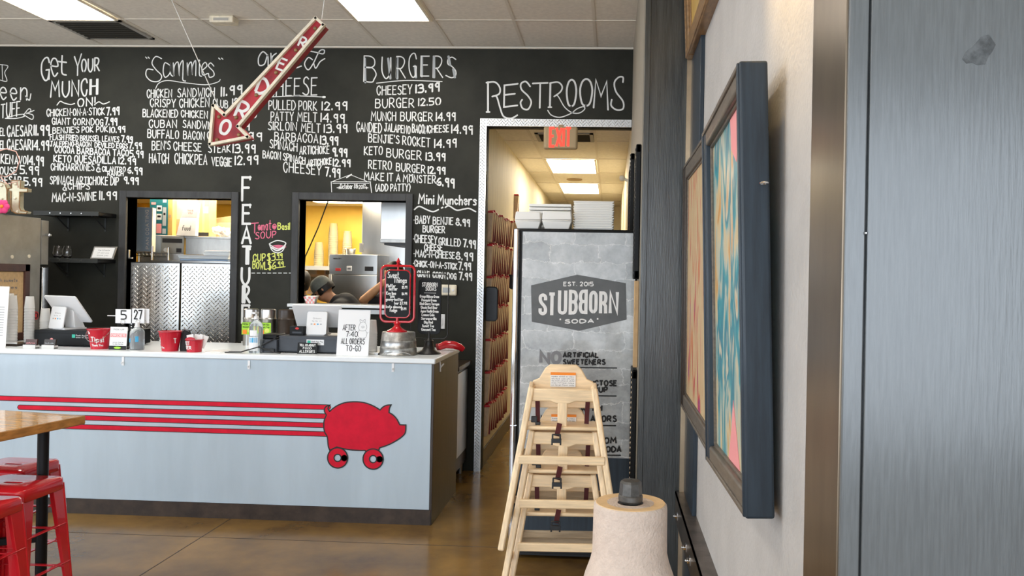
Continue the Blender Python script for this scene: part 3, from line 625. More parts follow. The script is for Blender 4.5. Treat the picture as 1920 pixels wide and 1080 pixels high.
# nested cups, upside down
cup = MB().lathe([(.046, 0), (.0475, .004), (.046, .008), (.036, .118), (.034, .122), (.001, .122)], 18, cap=False)
cup_me = {}
def cups(x, y, n, z0, label, group, first, mname='cup_clear', step=.019, sc_=1.):
    for i in range(n):
        if mname not in cup_me:
            o = cup.build('plastic_cup', mname); cup_me[mname] = o
        else:
            o = cup_me[mname].copy(); COL.objects.link(o)
        o.location = (x, y, z0+i*step); o.scale = (sc_, sc_, sc_); o.rotation_euler = (0, 0, i*.7); tag(o, label, 'cup', group)
tray = thing('cup_tray', 'low dark tray under the cup stacks at the counter left end', 'tray', (-4.31, 5.84, ZT))
MB().box(-.12, .085, -.075, .14, 0, .018).build('tray_body', 'counter_brown', tray, bevel=.004)
MB().box(-.12, .085, -.078, -.073, .018, .028).build('rim', 'white_plastic', tray)
for x, y, n, s_, lab in ((-4.385, 5.90, 14, .72, 'clear plastic cup in the leftmost tall stack'), (-4.300, 5.81, 13, .80, 'clear plastic cup in the whitest stack standing at the front of the tray'), (-4.255, 5.93, 13, .74, 'clear plastic cup in the tall stack behind the whitest stack'), (-4.205, 6.03, 9, .80, 'clear plastic cup in the shortest stack nearest the white register')):
    cups(x, y, n, ZT+(.019 if y < 5.95 else .002), lab, 'nested plastic cups at the counter left end', True, sc_=s_, step=.0205)
def drawer_box(label, x0, x1, y0, h, m, sticker):
    d = thing('cash_drawer', label, 'cash drawer', ((x0+x1)/2, y0, ZT)); W_ = (x1-x0)/2
    BX(-W_, W_, 0, .40, .008, h).build('case', m, d, bevel=.004)
    BX(-W_+.012, W_-.012, -.004, 0, .016, h-.022).build('drawer_front', m, d, bevel=.002)
    for x in (-W_+.03, W_-.03):
        for y in (.03, .37): MB().cone((x, y, 0), (x, y, .009), .012, .012, 10).build('foot', 'black_plastic', d)
    sx, sw, white = sticker
    mb = BX(sx-sw, sx+sw, -.0052, -.004, h-.060, h-.022); s = mb.build('sticker', 'white_plastic' if white else m, d, smooth=0)
    g = BX(sx-sw+.006, sx-sw+.030, -.0062, -.005, h-.053, h-.029).build('logo', 'label_teal', s, bevel=.002)
    t_ = MB()
    for k in (0, 1): flat_text(t_, 'Cash App Pay' if not k else 'scan to pay', sx-sw+.036, sx+sw-.008-k*.012, h-.040-k*.013, .009-.003*k, .0018, -.0055)
    t_.build('lettering', 'ink_black' if white else 'chalk_white', s, smooth=0)
    return d
b0, b1 = onY(40, 640, 5.72).x, onY(205, 640, 5.72).x
drawer_box('black cash drawer under the left white register', b0, b1, 5.85, .118, 'black_satin', (.035, .075, False))
def pos(label, x, y, z, yaw, w_, h_, tilt, dx, sw):
    t = thing('point_of_sale_register', label, 'register', (x, y, z), R(yaw))
    MB().box(-.06, .06, -.12, .06, 0, .010).build('base', 'white_plastic', t)
    a = R(tilt); U, V = Vector((1, 0, 0)), Vector((0, -math.sin(a), math.cos(a))); N_ = U.cross(V)
    def rr(w2, h2, r): return [(sx*(w2-r)+r*math.cos(an), sz*(h2-r)+r*math.sin(an)) for sx, sz, a0 in ((1, 1, 0), (-1, 1, 90), (-1, -1, 180), (1, -1, 270)) for an in [R(a0+k*15) for k in range(7)]]
    O = Vector((0, .035, .055))+V*(h_/2)
    MB().prism(rr(w_/2, h_/2, .016), O, U, V, N_*.010).build('tablet', 'white_plastic', t, bevel=.003)
    sc2 = MB().prism(rr(w_/2-.014, h_/2-.014, .006), O-N_*.0004, U, V, -N_*.0012); sc2.build('screen', 'black_satin', t)
    MB().hexa([Vector(p) for p in ((-.05, -.03, .01), (.05, -.03, .01), (.05, .06, .01), (-.05, .06, .01))], [Vector(p) for p in ((-.045, -.045, .14), (.045, -.045, .14), (.045, -.01, .15), (-.045, -.01, .15))]).build('neck', 'white_plastic', t, bevel=.006)
    b = R(10); V2 = Vector((0, math.sin(b), math.cos(b))); N2 = Vector((0, -math.cos(b), math.sin(b))); O2_ = Vector((dx, -.125, .004))+V2*(sw*.58)
    d = MB().prism(rr(sw/2, sw*.58, .016), O2_, U, V2, -N2*.012).build('customer_display', 'white_plastic', t, bevel=.003)
    k_ = MB()
    ribbon(k_, [(-.022+.005*math.cos(i*.7), .034+.005*math.sin(i*.7)) for i in range(10)], .0016, O2_, U, V2, N2, .001)
    write(k_, 'Square', O2_+U*-.010+V2*.031, O2_+U*.030+V2*.031, .006, .0013, V2, N2, base=.001)
    for i, x_ in enumerate((-.032, -.008, .018)): write(k_, ('Pay', 'Pay', 'VI')[i], O2_+U*x_+V2*.012, O2_+U*(x_+.014)+V2*.012, .006, .0012, V2, N2, base=.001)
    k_.build('lettering', 'ink_grey', d, smooth=0)
    for i, (x_, c_) in enumerate(((-.036, 'chalk_grey'), (-.014, 'label_orange'), (.009, 'label_blue'), (.031, 'chalk_grey'))):
        MB().prism([(x_-.006, -.012), (x_+.006, -.012), (x_+.006, -.003), (x_-.006, -.003)], O2_+N2*.0012, U, V2, N2*-.001).build('card_logo', c_, d, smooth=0)
    return t
pos('white register tablet on the black cash drawer at the counter left end', onY(138, 600, 6.02).x, 6.02, ZT+.118, -17, .315, .245, 38, -.03, .142)
def cardholder(label, px, y, m, dot):
    x = onY(px, 645, y).x; t = thing('card_holder', label, 'card holder', (x, y, ZT))
    MB().box(-.045, .045, -.012, .03, 0, .006).box(-.045, .045, -.014, -.011, 0, .026).box(-.045, -.041, -.012, .03, 0, .022).box(.041, .045, -.012, .03, 0, .022).build('holder', 'cup_clear', t)
    MB().prism([(-.041, 0), (.041, 0), (.041, .056), (-.041, .056)], (0, 0, .007), (1, 0, 0), (0, .2, 1), (0, .014, 0)).build('cards', m, t)
    l = MB(); flat_text(l, 'lunch club' if dot else 'party room', -.03, .03, .034, .008, .002, .004); l.build('lettering', 'label_lightred' if not dot else 'chalk_grey', t, smooth=0)
    if dot: MB().cone((0.008, .012, .063), (.008, .016, .064), .010, .010, 14).build('badge', 'label_lightred', t)
    return t
cardholder('clear card holder with dark red cards in front of the black cash drawer', 57, 5.655, 'wood_dark', False)
cardholder('dark card holder with a small round red badge on its top card', 92, 5.675, 'counter_brown', True)
def bucket(name, label, x, y, rt, rb_, h, words, handle=True):
    t = thing(name, label, 'bucket', (x, y, ZT))
    MB().lathe([(.001, 0), (rb_, 0), (rb_+.001, .004), (rb_*.98+.002, .010), (rt-.002, h-.008), (rt+.003, h-.004), (rt+.003, h), (rt-.003, h), (rb_-.003, .012), (.001, .012)], 32, cap=False).build('pail', 'red_bucket', t)
    if handle:
        MB().tube([(rt*math.cos(a_), -rt*.9*math.sin(a_)-.012, h-.012-.075*math.sin(a_)) for a_ in [math.pi*k/14 for k in range(15)]], .0022, 6).build('wire_handle', 'chrome', t)
        for s in (-1, 1): MB().ell((s*(rt+.002), 0, h-.014), (.005, .009, .009), 10, 6).build('ear', 'red_dark', t)
    l = MB()
    for s, x0, x1, z, cap, wd in words:
        sub = MB(); flat_text(sub, s, x0, x1, z, cap, wd, 0)
        for i, v_ in enumerate(sub.v):                        # bend the lettering round the pail
            f = v_[2]/h; r = rb_+(rt-rb_)*f+.0015; th = v_[0]/r
            sub.v[i] = (r*math.sin(th), -r*math.cos(th), v_[2])
        l.add(sub.v, sub.f)
    l.build('lettering', 'chalk_white', t, smooth=0)
    return t
bucket('tip_bucket', 'red metal tip bucket lettered tips beside the left register', onY(186, 650, 5.75).x, 5.755, .082, .056, .142, [('Be', -.045, -.028, .108, .018, .004), ('Tips!', -.02, .062, .052, .034, .006), ('Thank You', -.018, .055, .022, .014, .003)])
x = onY(223, 640, 5.72).x
t = card('table_sign', 'small white order notice with a pink band in a black stand', 'sign', x-.062, x+.062, 5.705, .160,
 [('label_lightred', 'pink_band', lambda mb, U, V, Nn, W_, h: mb.prism([(-W_*.92, .088), (W_*.92, .088), (W_*.92, .114), (-W_*.92, .114)], Nn*.0012, U, V, -Nn*.001)),
  ('chalk_white', 'lettering', lambda mb, U, V, Nn, W_, h: tx(mb, 'ORDER', -W_*.8, W_*.8, .093, .015, .003, U, V, Nn, base=.0022)),
  ('ink_grey', 'printing', lambda mb, U, V, Nn, W_, h: [tx(mb, s_, -W_*.6, W_*.6, z_, .008, .0016, U, V, Nn) for s_, z_ in (('PICK UP', .138), ('scan here', .048), ('to skip the line', .036))]),
  ('ink_black', 'black_base', lambda mb, U, V, Nn, W_, h: mb.prism([(-W_, .0), (W_, .0), (W_, .027), (-W_, .027)], Nn*.003, U, V, -Nn*.0025)),
  ('label_green', 'emblem', lambda mb, U, V, Nn, W_, h: mb.prism([(.026*math.cos(i*.628), .014+.008*math.sin(i*.628)) for i in range(10)], Nn*.0045, U, V, -Nn*.001))], tilt=5)
# table number cards on a black perforated rack
x = onY(246, 590, 5.80).x
rk = thing('number_rack', 'black perforated rack standing behind the number cards', 'rack', (x, 5.81, ZT))
r_ = MB().box(-.02, .012, 0, .006, .006, .20).build('post', 'black_satin', rk); BX(-.07, .07, -.05, .05, 0, .006).build('base', 'black_satin', rk)
hl = MB()
for i in range(9): hl.box(-.007, .001, -.0012, .0, .02+i*.019, .029+i*.019)
hl.build('hole', 'chalk_white', r_, smooth=0)
MB().tube([(-.18, 0, .232), (-.08, 0, .232)], .0035).build('arm', 'white_plastic', rk)
def number(label, s, px0, px1, py0, py1, y, dz=0):
    A_, B_ = onY(px0, py1, y), onY(px1, py0, y); t = thing('number_card', label, 'number card', ((A_.x+B_.x)/2, y, A_.z)); w_, h_ = (B_.x-A_.x)/2, B_.z-A_.z
    BX(-w_, w_, 0, .003, 0, h_).build('card', 'white_plastic', t, bevel=.0014)
    MB().tube([(.015*math.cos(a_), -.004, .010+.015*math.sin(a_)) for a_ in [math.pi*2*k/16 for k in range(16)]], .0016, 6, True).build('ring', 'wire', t)
    l = MB()
    if s: flat_text(l, s, -w_*(.24 if len(s) == 1 else .6), w_*(.36 if len(s) == 1 else .6), h_*.30, h_*.58, .009, -.001)
    if s: l.build('numeral', 'ink_black', t, smooth=0)
    return t
number('white number card with the single numeral, left one of the pair', '5', 216, 246, 580, 606, 5.80)
number('white number card with two numerals, above the sanitizer bottle', '27', 247, 271, 579, 606, 5.797)
number('blank edge of a white number card behind the 27 card', '', 262, 280, 579, 606, 5.815)
def bottle(name, label, px, y, w_, h, lab, pump):
    x = onY(px, 640, y).x; t = thing(name, label, 'bottle', (x, y, ZT)); r = w_/2
    MB().lathe([(.001, 0), (r*.96, 0), (r, .006), (r, h*.62), (r*.92, h*.70), (r*.45, h*.80), (.014, h*.82), (.014, h*.86), (.001, h*.86)], 28, cap=False).build('bottle_body', 'gel_clear', t)
    c = MB().cone((0, 0, h*.82), (0, 0, h*.90), .017, .015, 16)
    if pump: c.cone((0, 0, h*.90), (0, 0, h*.96), .006, .006, 10).box(-.012, .012, -.045, .014, h*.955, h)
    else: c.cone((0, 0, h*.90), (0, 0, h), .015, .013, 16)
    c.build('pump' if pump else 'cap', 'white_plastic', t, bevel=.002)
    for a0, a1, z0, z1, mm in lab:
        k = 10; pts = [(r*1.012*math.sin(R(a0+(a1-a0)*i/k)), -r*1.012*math.cos(R(a0+(a1-a0)*i/k))) for i in range(k+1)]
        mb = MB(); mb.add([(p[0], p[1], z0*h) for p in pts]+[(p[0], p[1], z1*h) for p in pts], [(i, i+1, k+2+i, k+1+i) for i in range(k)]); mb.build('label', mm, t)
    return t
bottle('sanitizer_bottle', 'clear sanitizer bottle with a blue label in front of the number cards', 257, 5.735, .096, .195, [(-60, -28, .28, .42, 'label_blue'), (15, 40, .30, .50, 'label_blue'), (-58, -30, .46, .54, 'ink_grey')], False)
bucket('tip_bucket', 'red metal bucket in front of the diamond plate doors', onY(317, 650, 5.70).x, 5.715, .077, .054, .140, [('s!', -.075, -.048, .055, .040, .007), ('For You', -.062, -.012, .022, .012, .003), ('T', .058, .072, .06, .030, .006)], False)
x = onY(345, 650, 5.72).x
t = thing('pouch', 'black slumped pouch between the two right-hand red buckets', 'pouch', (x+.003, 5.745, ZT))
MB().lathe([(.001, 0), (.052, 0), (.056, .02), (.050, .07), (.040, .12), (.030, .146), (.018, .150), (.001, .146)], 20, M_=Matrix.Diagonal((.80, .6, 1, 1)), cap=False).build('pouch_body', 'shirt_black', t)
MB().tube([(-.02, -.012, .14), (0, -.03, .155), (.022, -.012, .14)], .004, 6).build('drawstring', 'ink_grey', t)
x = onY(363, 655, 5.68).x
t = bucket('tip_bucket', 'small squat red bucket stuffed with white papers', x, 5.690, .058, .048, .088, [('REET', -.055, -.008, .052, .022, .005), ('IGER', -.052, .004, .022, .020, .005)], False)
for i, (a_, h_, rz) in enumerate(((-.02, .135, 12), (.008, .128, -8), (.026, .145, -20))):
    u = Vector((math.cos(R(rz)), .3*(i-1), math.sin(R(rz)))).normalized(); v_ = Vector((-math.sin(R(rz)), .1, math.cos(R(rz))))
    MB().prism([(-.03, 0), (.03, 0), (.03, .09), (-.03, .09)], (a_, .01*i, .03), u, v_, (0, .002, 0)).build('paper_slip', 'paper', t)
MB().prism([(.036*math.cos(R(i*10)), .018*math.sin(R(i*10))) for i in range(19)], (0, -.058, .088), (1, 0, 0), (0, 0, 1), (0, .002, 0)).build('red_arc', 'red_bucket', t)
c0 = q(385, 660); c1 = q(445, 655)
tag(BX(c0.x, c1.x, 5.69, 5.86, ZT, ZT+.003).build('paper_sheet', 'paper', smooth=0), 'loose white paper lying flat on the counter right of the squat bucket', 'paper')
# soup pots on the back of the counter
def pot(label, px, m, lab, w_=.058):
    x = onY(px, 600, 6.33).x; t = thing('soup_pot', label, 'pot', (x, 6.33, ZT))
    MB().lathe([(.001, 0), (w_, 0), (w_, .20), (w_*1.02, .203), (w_*1.08, .208), (w_*1.02, .213), (w_, .216), (w_, .268), (w_*.99, .276), (w_*.8, .282), (.001, .284)], 28, cap=False).build('pot_body', m, t)
    if lab:
        BX(-.045, .048, -w_-.006, -w_-.004, .085, .178).build('green_card', 'label_green', t, smooth=0)
        BX(-.038, -.004, -w_-.0075, -w_-.006, .090, .122).build('orange_picture', 'label_orange', t, bevel=.003)
        MB().ell((.018, -w_-.006, .118), (.018, .0015, .018), 14, 6).build('lemon_picture', 'chalk_yellow', t)
        l = MB(); flat_text(l, 'FRESH TEA', -.038, .035, .158, .012, .0022, -w_-.0072); flat_text(l, lab, -.036, .036, .140, .009, .0024, -w_-.0072); l.build('lettering', 'ink_black', t, smooth=0)
    return t
pot('steel tea pot with a green card, left of two behind the pump bottle', 471, 'steel', 'Unsweet Tea')
pot('steel tea pot with a green card, right of two behind the pump bottle', 503, 'steel', 'Sweet Tea')
pot('dark bronze pot standing right of the green-carded steel pots', 538, 'counter_brown', None, .066)
bottle('pump_bottle', 'clear pump bottle of hand sanitizer with a pale blue label', 480, 5.72, .092, .285, [(-52, 40, .06, .40, 'white_plastic'), (-48, 36, .26, .38, 'label_blue'), (-40, 30, .42, .56, 'white_plastic')], True)
x0, x1 = onY(484, 650, 5.74).x, onY(519, 650, 5.74).x
t = thing('receipt_printer', 'boxy black receipt printer beside the pump bottle', 'printer', ((x0+x1)/2, 5.74, ZT)); W_ = (x1-x0)/2
BX(-W_, W_, 0, .19, 0, .095).build('case', 'slate_box', t, bevel=.006); BX(-W_+.006, W_-.004, .008, .185, .095, .128).build('lid', 'black_satin', t, bevel=.008)
BX(-W_*.5, W_*.4, -.003, 0, .015, .03).build('slot', 'line_black', t); BX(W_*.35, W_*.8, -.012, 0, 0, .03).build('plug', 'black_plastic', t, bevel=.003)
tag(MB().tube([(x0-.19, 5.70, ZT+.004), (x0-.10, 5.69, ZT+.006), (x0-.03, 5.70, ZT+.03), (x0+.04, 5.715, ZT+.055), (x1-.01, 5.725, ZT+.10), (x1+.012, 5.80, ZT+.11)], .0045, 6).build('power_cable', 'cable_black'), 'black cable looping across the front of the receipt printer', 'cable')
tag(MB().tube([(x0-.20, 5.66, ZT+.004), (x0-.08, 5.655, ZT+.010), (x0+.03, 5.66, ZT+.045), (x0+.10, 5.665, ZT+.028), (x1+.0, 5.67, ZT+.012), (x1+.05, 5.68, ZT+.005)], .004, 6).build('power_cable', 'cable_black'), 'black cable lying lower, along the foot of the receipt printer', 'cable')
b0, b1 = onY(522, 650, 5.77).x, onY(645, 650, 5.77).x
drawer_box('slate grey cash drawer under the right white register', b0, b1, 5.77, .120, 'slate_box', (.03, .062, True))
x = onY(575, 655, 5.72).x
card('allergy_sign', 'small black chalk card about allergies leaning on the grey cash drawer', 'sign', x-.070, x+.070, 5.725, .078,
 [('chalk_white', 'lettering', lambda mb, U, V, Nn, W_, h: [tx(mb, s_, -a_, a_, z_, c_, .0028, U, V, Nn) for s_, a_, z_, c_ in (('TELL US ABOUT', .056, .054, .014), ('FOOD', .030, .034, .012), ('ALLERGIES', .054, .009, .017))])], m='black_satin', tilt=10)
x = onY(556, 620, 5.84).x
t = thing('card_reader', 'black boxed card stand with a small red logo on the grey cash drawer', 'card reader', (x, 5.84, ZT+.12))
BX(-.052, .052, 0, .05, 0, .064).build('case', 'black_satin', t, bevel=.004); MB().ell((.004, -.001, .048), (.014, .003, .008), 12, 6).build('logo', 'label_red', t); BX(-.03, .036, -.002, 0, .014, .026).build('slot', 'slate_box', t)
pos('white register tablet on the grey cash drawer in front of the pass-through', onY(601, 600, 5.99).x, 5.99, ZT+.12, 3, .355, .215, 40, .005, .145)
# after 7:40 sign
x0, x1 = onY(630, 660, 5.68).x, onY(690, 660, 5.68).x
def sketch(mb, U, V, Nn, W_, h):
    C_ = lambda pts: rule(mb, _crom([(p[0], p[1]) for p in pts]), .0022, U, V, Nn)
    C_([(.035, .19), (.045, .225), (.075, .232), (.092, .20), (.082, .175), (.05, .172), (.035, .19)]); C_([(.045, .225), (.042, .25), (.06, .242), (.078, .252), (.078, .232)])
    C_([(.055, .20), (.066, .206), (.074, .198), (.062, .192), (.055, .20)]); C_([(.04, .175), (.03, .15), (.045, .125), (.085, .125), (.095, .155), (.083, .176)]); C_([(.05, .125), (.052, .11)]); C_([(.08, .125), (.082, .112)]); C_([(.095, .155), (.104, .165)])
card('notice_board', 'white hand-lettered notice saying after 7:40 all orders to-go', 'sign', x0, x1, 5.685, .315,
 [('ink_black', 'lettering', lambda mb, U, V, Nn, W_, h: [tx(mb, s_, a_, b_, z_, .036, .0048, U, V, Nn) for s_, a_, b_, z_ in (('AFTER', -.075, .012, .175), ('7:40', -.05, .03, .130), ('ALL ORDERS', -.082, .080, .080), ('TO-GO', -.045, .058, .032))]),
  ('ink_grey', 'sketch', sketch)], tilt=7, m='white_plastic')
x = onY(698, 640, 5.85).x
tr2 = thing('cup_tray', 'low steel tray under the cup stack behind the 7:40 notice', 'tray', (x+.005, 5.85, ZT)); BX(-.075, .06, -.075, .09, 0, .012).build('tray_body', 'steel', tr2, bevel=.003); BX(-.08, .065, -.08, .095, .012, .016).build('rim', 'steel', tr2, bevel=.002)
cups(x-.005, 5.86, 8, ZT+.016, 'clear plastic cup in the stack between the 7:40 notice and the galvanized bucket', 'nested plastic cups beside the notice', False, sc_=.8, step=.018)
# galvanized bucket carrying the red sign
x = onY(747, 650, 5.83).x
t = thing('galvanized_bucket', 'upturned galvanized bucket carrying the red sweet things sign', 'bucket', (x, 5.83, ZT))
MB().lathe([(.131, 0), (.134, .004), (.131, .008), (.127, .05), (.129, .053), (.126, .056), (.122, .100), (.124, .103), (.121, .106), (.115, .158), (.112, .162), (.001, .160)], 40, cap=False).build('pail', 'galvanized', t)
MB().tube([(.1*math.cos(a_)+.02, -.128+.0*a_, .01+.02*math.sin(a_)) for a_ in [math.pi*k/8 for k in range(9)]], .003, 6).build('wire_handle', 'galvanized', t)
def rrect(w_, h_, r, k=6): return [(sx*(w_-r)+r*math.cos(R(a0+i*90/k)), sz*(h_-r)+r*math.sin(R(a0+i*90/k))) for sx, sz, a0 in ((1, 1, 0), (-1, 1, 90), (-1, -1, 180), (1, -1, 270)) for i in range(k+1)]
def flipsign(name, label, x, y, z, yaw, fw_, fh_, bw, bh, zc, m, tube_r, prof, lines, finial):
    t = thing(name, label, 'sign', (x, y, z), R(yaw))
    MB().lathe(prof, 28, cap=False).build('base', m, t)
    MB().tube([(p[0], 0, zc+p[1]) for p in rrect(fw_, fh_, .038)], tube_r, 8, True).build('frame', m, t)
    bd = MB().prism(rrect(bw, bh, .035), (0, .006, zc), (1, 0, 0), (0, 0, 1), (0, -.012, 0)).build('board', 'black_satin', t, bevel=.001)
    MB().tube([(p[0], -.001, zc+p[1]) for p in rrect(bw, bh, .035)], tube_r*.7, 8, True).build('board_rim', m, t)
    for s in (-1, 1): MB().cone((0, 0, zc+s*bh), (0, 0, zc+s*fh_), tube_r*.7, tube_r*.7, 8).build('pivot', m, t)
    MB().lathe([(r_, z_+zc+fh_) for r_, z_ in finial], 14, cap=False).build('finial', m, t)
    l = MB()
    for s_, a_, b_, z_, c_, wd in lines: flat_text(l, s_, a_, b_, zc+z_, c_, wd, -.0065)
    l.build('lettering', 'chalk_white', bd, smooth=0)
    return t
zb = ZT+.162; zc_ = onY(743, 551, 5.83).z-zb
flipsign('chalk_sign', 'red framed chalk sign of sweet things standing on the galvanized bucket', x-.012, 5.83, zb, 4, .118, .197, .086, .166, zc_, 'red_enamel', .0085,
 [(.001, 0), (.072, 0), (.070, .008), (.045, .020), (.026, .034), (.020, .050), (.026, .058), (.018, .068), (.010, .075), (.010, .10)],
 [('Sweet', -.070, .006, .112, .042, .0055), ('Things', -.028, .062, .080, .036, .0055), ('Fluffer', -.078, -.016, .046, .020, .0048), ('nutter', -.060, -.002, .025, .022, .0048), ('$5.99', .030, .066, .040, .016, .004), ('Key lime', -.078, -.012, -.006, .020, .0046), ('pie', -.048, -.022, -.026, .020, .0046), ('$6.99', .030, .066, -.006, .016, .004),
  ('gooey-butter', -.080, .040, -.048, .018, .0044), ('bar $7.99', -.020, .066, -.074, .018, .0044), ('keto almond', -.078, .030, -.100, .018, .0044), ('fudge', -.052, -.002, -.126, .022, .0046), ('$5.99', .026, .062, -.112, .016, .004)], [(.010, 0), (.014, .012), (.008, .018), (.016, .030), (.010, .040), (.004, .056), (.001, .058)])
x = onY(804, 660, 5.95).x; zc_ = onY(804, 574, 5.95).z-ZT
flipsign('chalk_sign', 'black framed chalk sign of sodas on a black iron base', x, 5.95, ZT, -3, .136, .232, .083, .200, zc_, 'iron_black', .0042,
 [(.001, 0), (.085, 0), (.088, .006), (.080, .016), (.050, .030), (.034, .055), (.028, .085), (.032, .095), (.022, .105), (.012, .115), (.010, .155)],
 [('STUBBORN', -.056, .056, .142, .026, .0050), ('SODAS', -.030, .046, .112, .026, .0050), ('-', -.040, .046, .090, .01, .003)]+[(s_, a_, b_, .062-i*.0265, .017, .0046) for i, (s_, a_, b_) in enumerate((('Orange Hibiscus Cream', -.070, .068), ('Pineapple Cream', -.058, .050), ('Black Cherry Tarragon', -.070, .070), ('Classic Root Beer', -.062, .058), ('Agave Vanilla Cream', -.062, .066), ('Lemon Cola', -.054, .036), ('Sarsaparilla', -.058, .052), ('Big Red', -.036, .026), ('Sweet Tea', -.050, .034), ('Unsweet Tea', -.054, .046)))], [(.006, 0), (.008, .010), (.004, .020), (.007, .030), (.001, .044)])
x = onY(845, 655, 6.2).x
t = thing('oven_mitt', 'red mitt lying at the back right corner of the counter', 'mitt', (x-.02, 6.28, ZT))
MB().tube([(-.09, 0, .02), (-.03, -.01, .045), (.03, -.01, .042), (.075, 0, .026), (.10, .01, .006)], [.024, .030, .030, .026, .020], 14).build('mitt_body', 'red_enamel', t)
MB().tube([(-.10, 0, .018), (-.085, 0, .022)], [.030, .030], 14).build('cuff', 'red_dark', t)
v = onY(841, 544, YB)
t = thing('thermostat', 'cream thermostat on the black wall behind the soda sign', 'thermostat', (v.x, YB, v.z))
BX(-.076, .076, -.028, 0, -.048, .048).build('case', 'arrow_cream', t, bevel=.014, seg=3); BX(-.046, .020, -.030, -.028, -.022, .022).build('display', 'chalk_grey', t); MB().cone((.045, -.028, 0), (.045, -.034, 0), .010, .009, 14).build('button', 'white_plastic', t)
v = onY(827, 603, YB)
t = thing('light_switch', 'white switch plate half hidden behind the soda sign', 'switch', (v.x, YB, v.z)); BX(-.036, .036, -.008, 0, -.064, .064).build('plate', 'white_plastic', t, bevel=.004); BX(-.016, .016, -.012, -.008, -.032, .032).build('rocker', 'white_plastic', t, bevel=.002)
# steel under-counter unit between the counter and the doorway
t = thing('undercounter_fridge', 'dark under-counter fridge with a steel side by the doorway', 'fridge', (-1.62, 6.62, 0))
BX(-.45, .40, 0, .56, .10, .93).build('carcass', 'counter_brown', t, bevel=.004); BX(.40, .41, .05, .50, .22, .90).build('steel_side', 'steel', t, bevel=.002)
BX(-.47, .43, -.02, .58, .93, .965).build('worktop', 'counter_brown', t, bevel=.004)
for x_ in (-.40, .36):
    for y_ in (.05, .5): MB().cone((x_, y_, 0), (x_, y_, .1), .02, .022, 10).build('leg', 'steel_dark', t)
# ================================================================== hanging arrow
YA = 5.2
az = lambda pts: plan([(380+a/4.154, 20+b/4.154) for a, b in pts], YA)
tip, bl, nl, tl_, tr_, nr, br = az([(58, 1042), (85, 738), (172, 815), (882, 58), (942, 112), (275, 902), (355, 985)])
cA = Vector(((tip[0]+tl_[0])/2, (tip[1]+tl_[1])/2))
L_ = lambda p: (p[0]-cA.x, p[1]-cA.y)
poly = [L_(p) for p in (tip, br, nr, tr_, tl_, nl, bl)]
t = thing('order_arrow_sign', 'hanging red arrow sign lettered order pointing down at the counter', 'sign', (cA.x, YA, cA.y))
MB().prism(poly, (0, .012, 0), (1, 0, 0), (0, 0, 1), (0, .085, 0)).build('box_body', 'arrow_red', t, smooth=0)
rim = MB(); n = len(poly)
for i in range(n):
    a, b = Vector(poly[i]), Vector(poly[(i+1) % n]); d = (b-a).normalized()
    rim.bar((a.x-d.x*.006, .004, a.y-d.y*.006), (b.x+d.x*.006, .004, b.y+d.y*.006), .03, .017, (-d.y, 0, d.x))
rim.build('cream_rim', 'arrow_cream', t, smooth=0)
def bez(p, k): return (p[0]+k[0], p[1]+k[1])
ax = (Vector(L_(tl_))+Vector(L_(tr_))-Vector(poly[5])-Vector(poly[2])).normalized()
bl_ = MB()
for px, py in ((123, 825), (255, 830), (278, 965), (108, 1005), (413, 655), (568, 480), (722, 305), (872, 135)):
    p = L_(az([(px, py)])[0]); bl_.lathe([(.013, 0), (.013, .004), (.009, .012), (.001, .015)], 12, (p[0], .012, p[1]), Matrix.Rotation(R(90), 4, 'X'))
bl_.build('bulb_sockets', 'wood_gilt', t)
lt = MB()
for chh, px, py, h in (('O', 170, 905, .088), ('R', 305, 775, .105), ('D', 462, 588, .095), ('E', 612, 415, .072), ('R', 775, 243, .062)):
    p = Vector(L_(az([(px, py)])[0])); U = Vector((ax.y, -ax.x))      # letters read up the shaft
    U = ax.copy(); Vv = Vector((-ax.y, ax.x)); wdt = h*.68
    U, Vv = Vector((.93, -.36)), Vector((.36, .93))
    A_ = p-U*wdt/2-Vv*h/2; B_ = A_+U*wdt
    write(lt, chh, (A_.x, .0115, A_.y), (B_.x, .0115, B_.y), h, .019 if h > .08 else .013, (Vv.x, 0, Vv.y), (0, -1, 0), round_=False)
lt.build('lettering', 'chalk_white', t, smooth=0)
def hangwire(label, p0, px, py, y):
    v = onZ(px, py, ZC) if py < 0 else None
    tag(MB().tube([p0, v if v else p0], .0028, 6).build('hanging_wire', 'wire'), label, 'wire')
w0 = Vector((bl[0]+.01, YA+.05, bl[1])); d0 = onY(322, 0, YA-.02)-w0; w0b = w0+d0*((ZC-.006-w0.z)/d0.z)
tag(MB().tube([w0, w0b], .0028, 6).build('hanging_wire', 'wire'), 'thin wire running from the ceiling to the arrow head', 'wire')
w1 = Vector((tl_[0]+.02, YA+.05, tl_[1])); d1 = onY(608, 0, YA)-w1; w1b = w1+d1*((ZC-.006-w1.z)/d1.z)
tag(MB().tube([w1, w1b], .0028, 6).build('hanging_wire', 'wire'), 'short thin wire at the upper tail end of the arrow', 'wire')
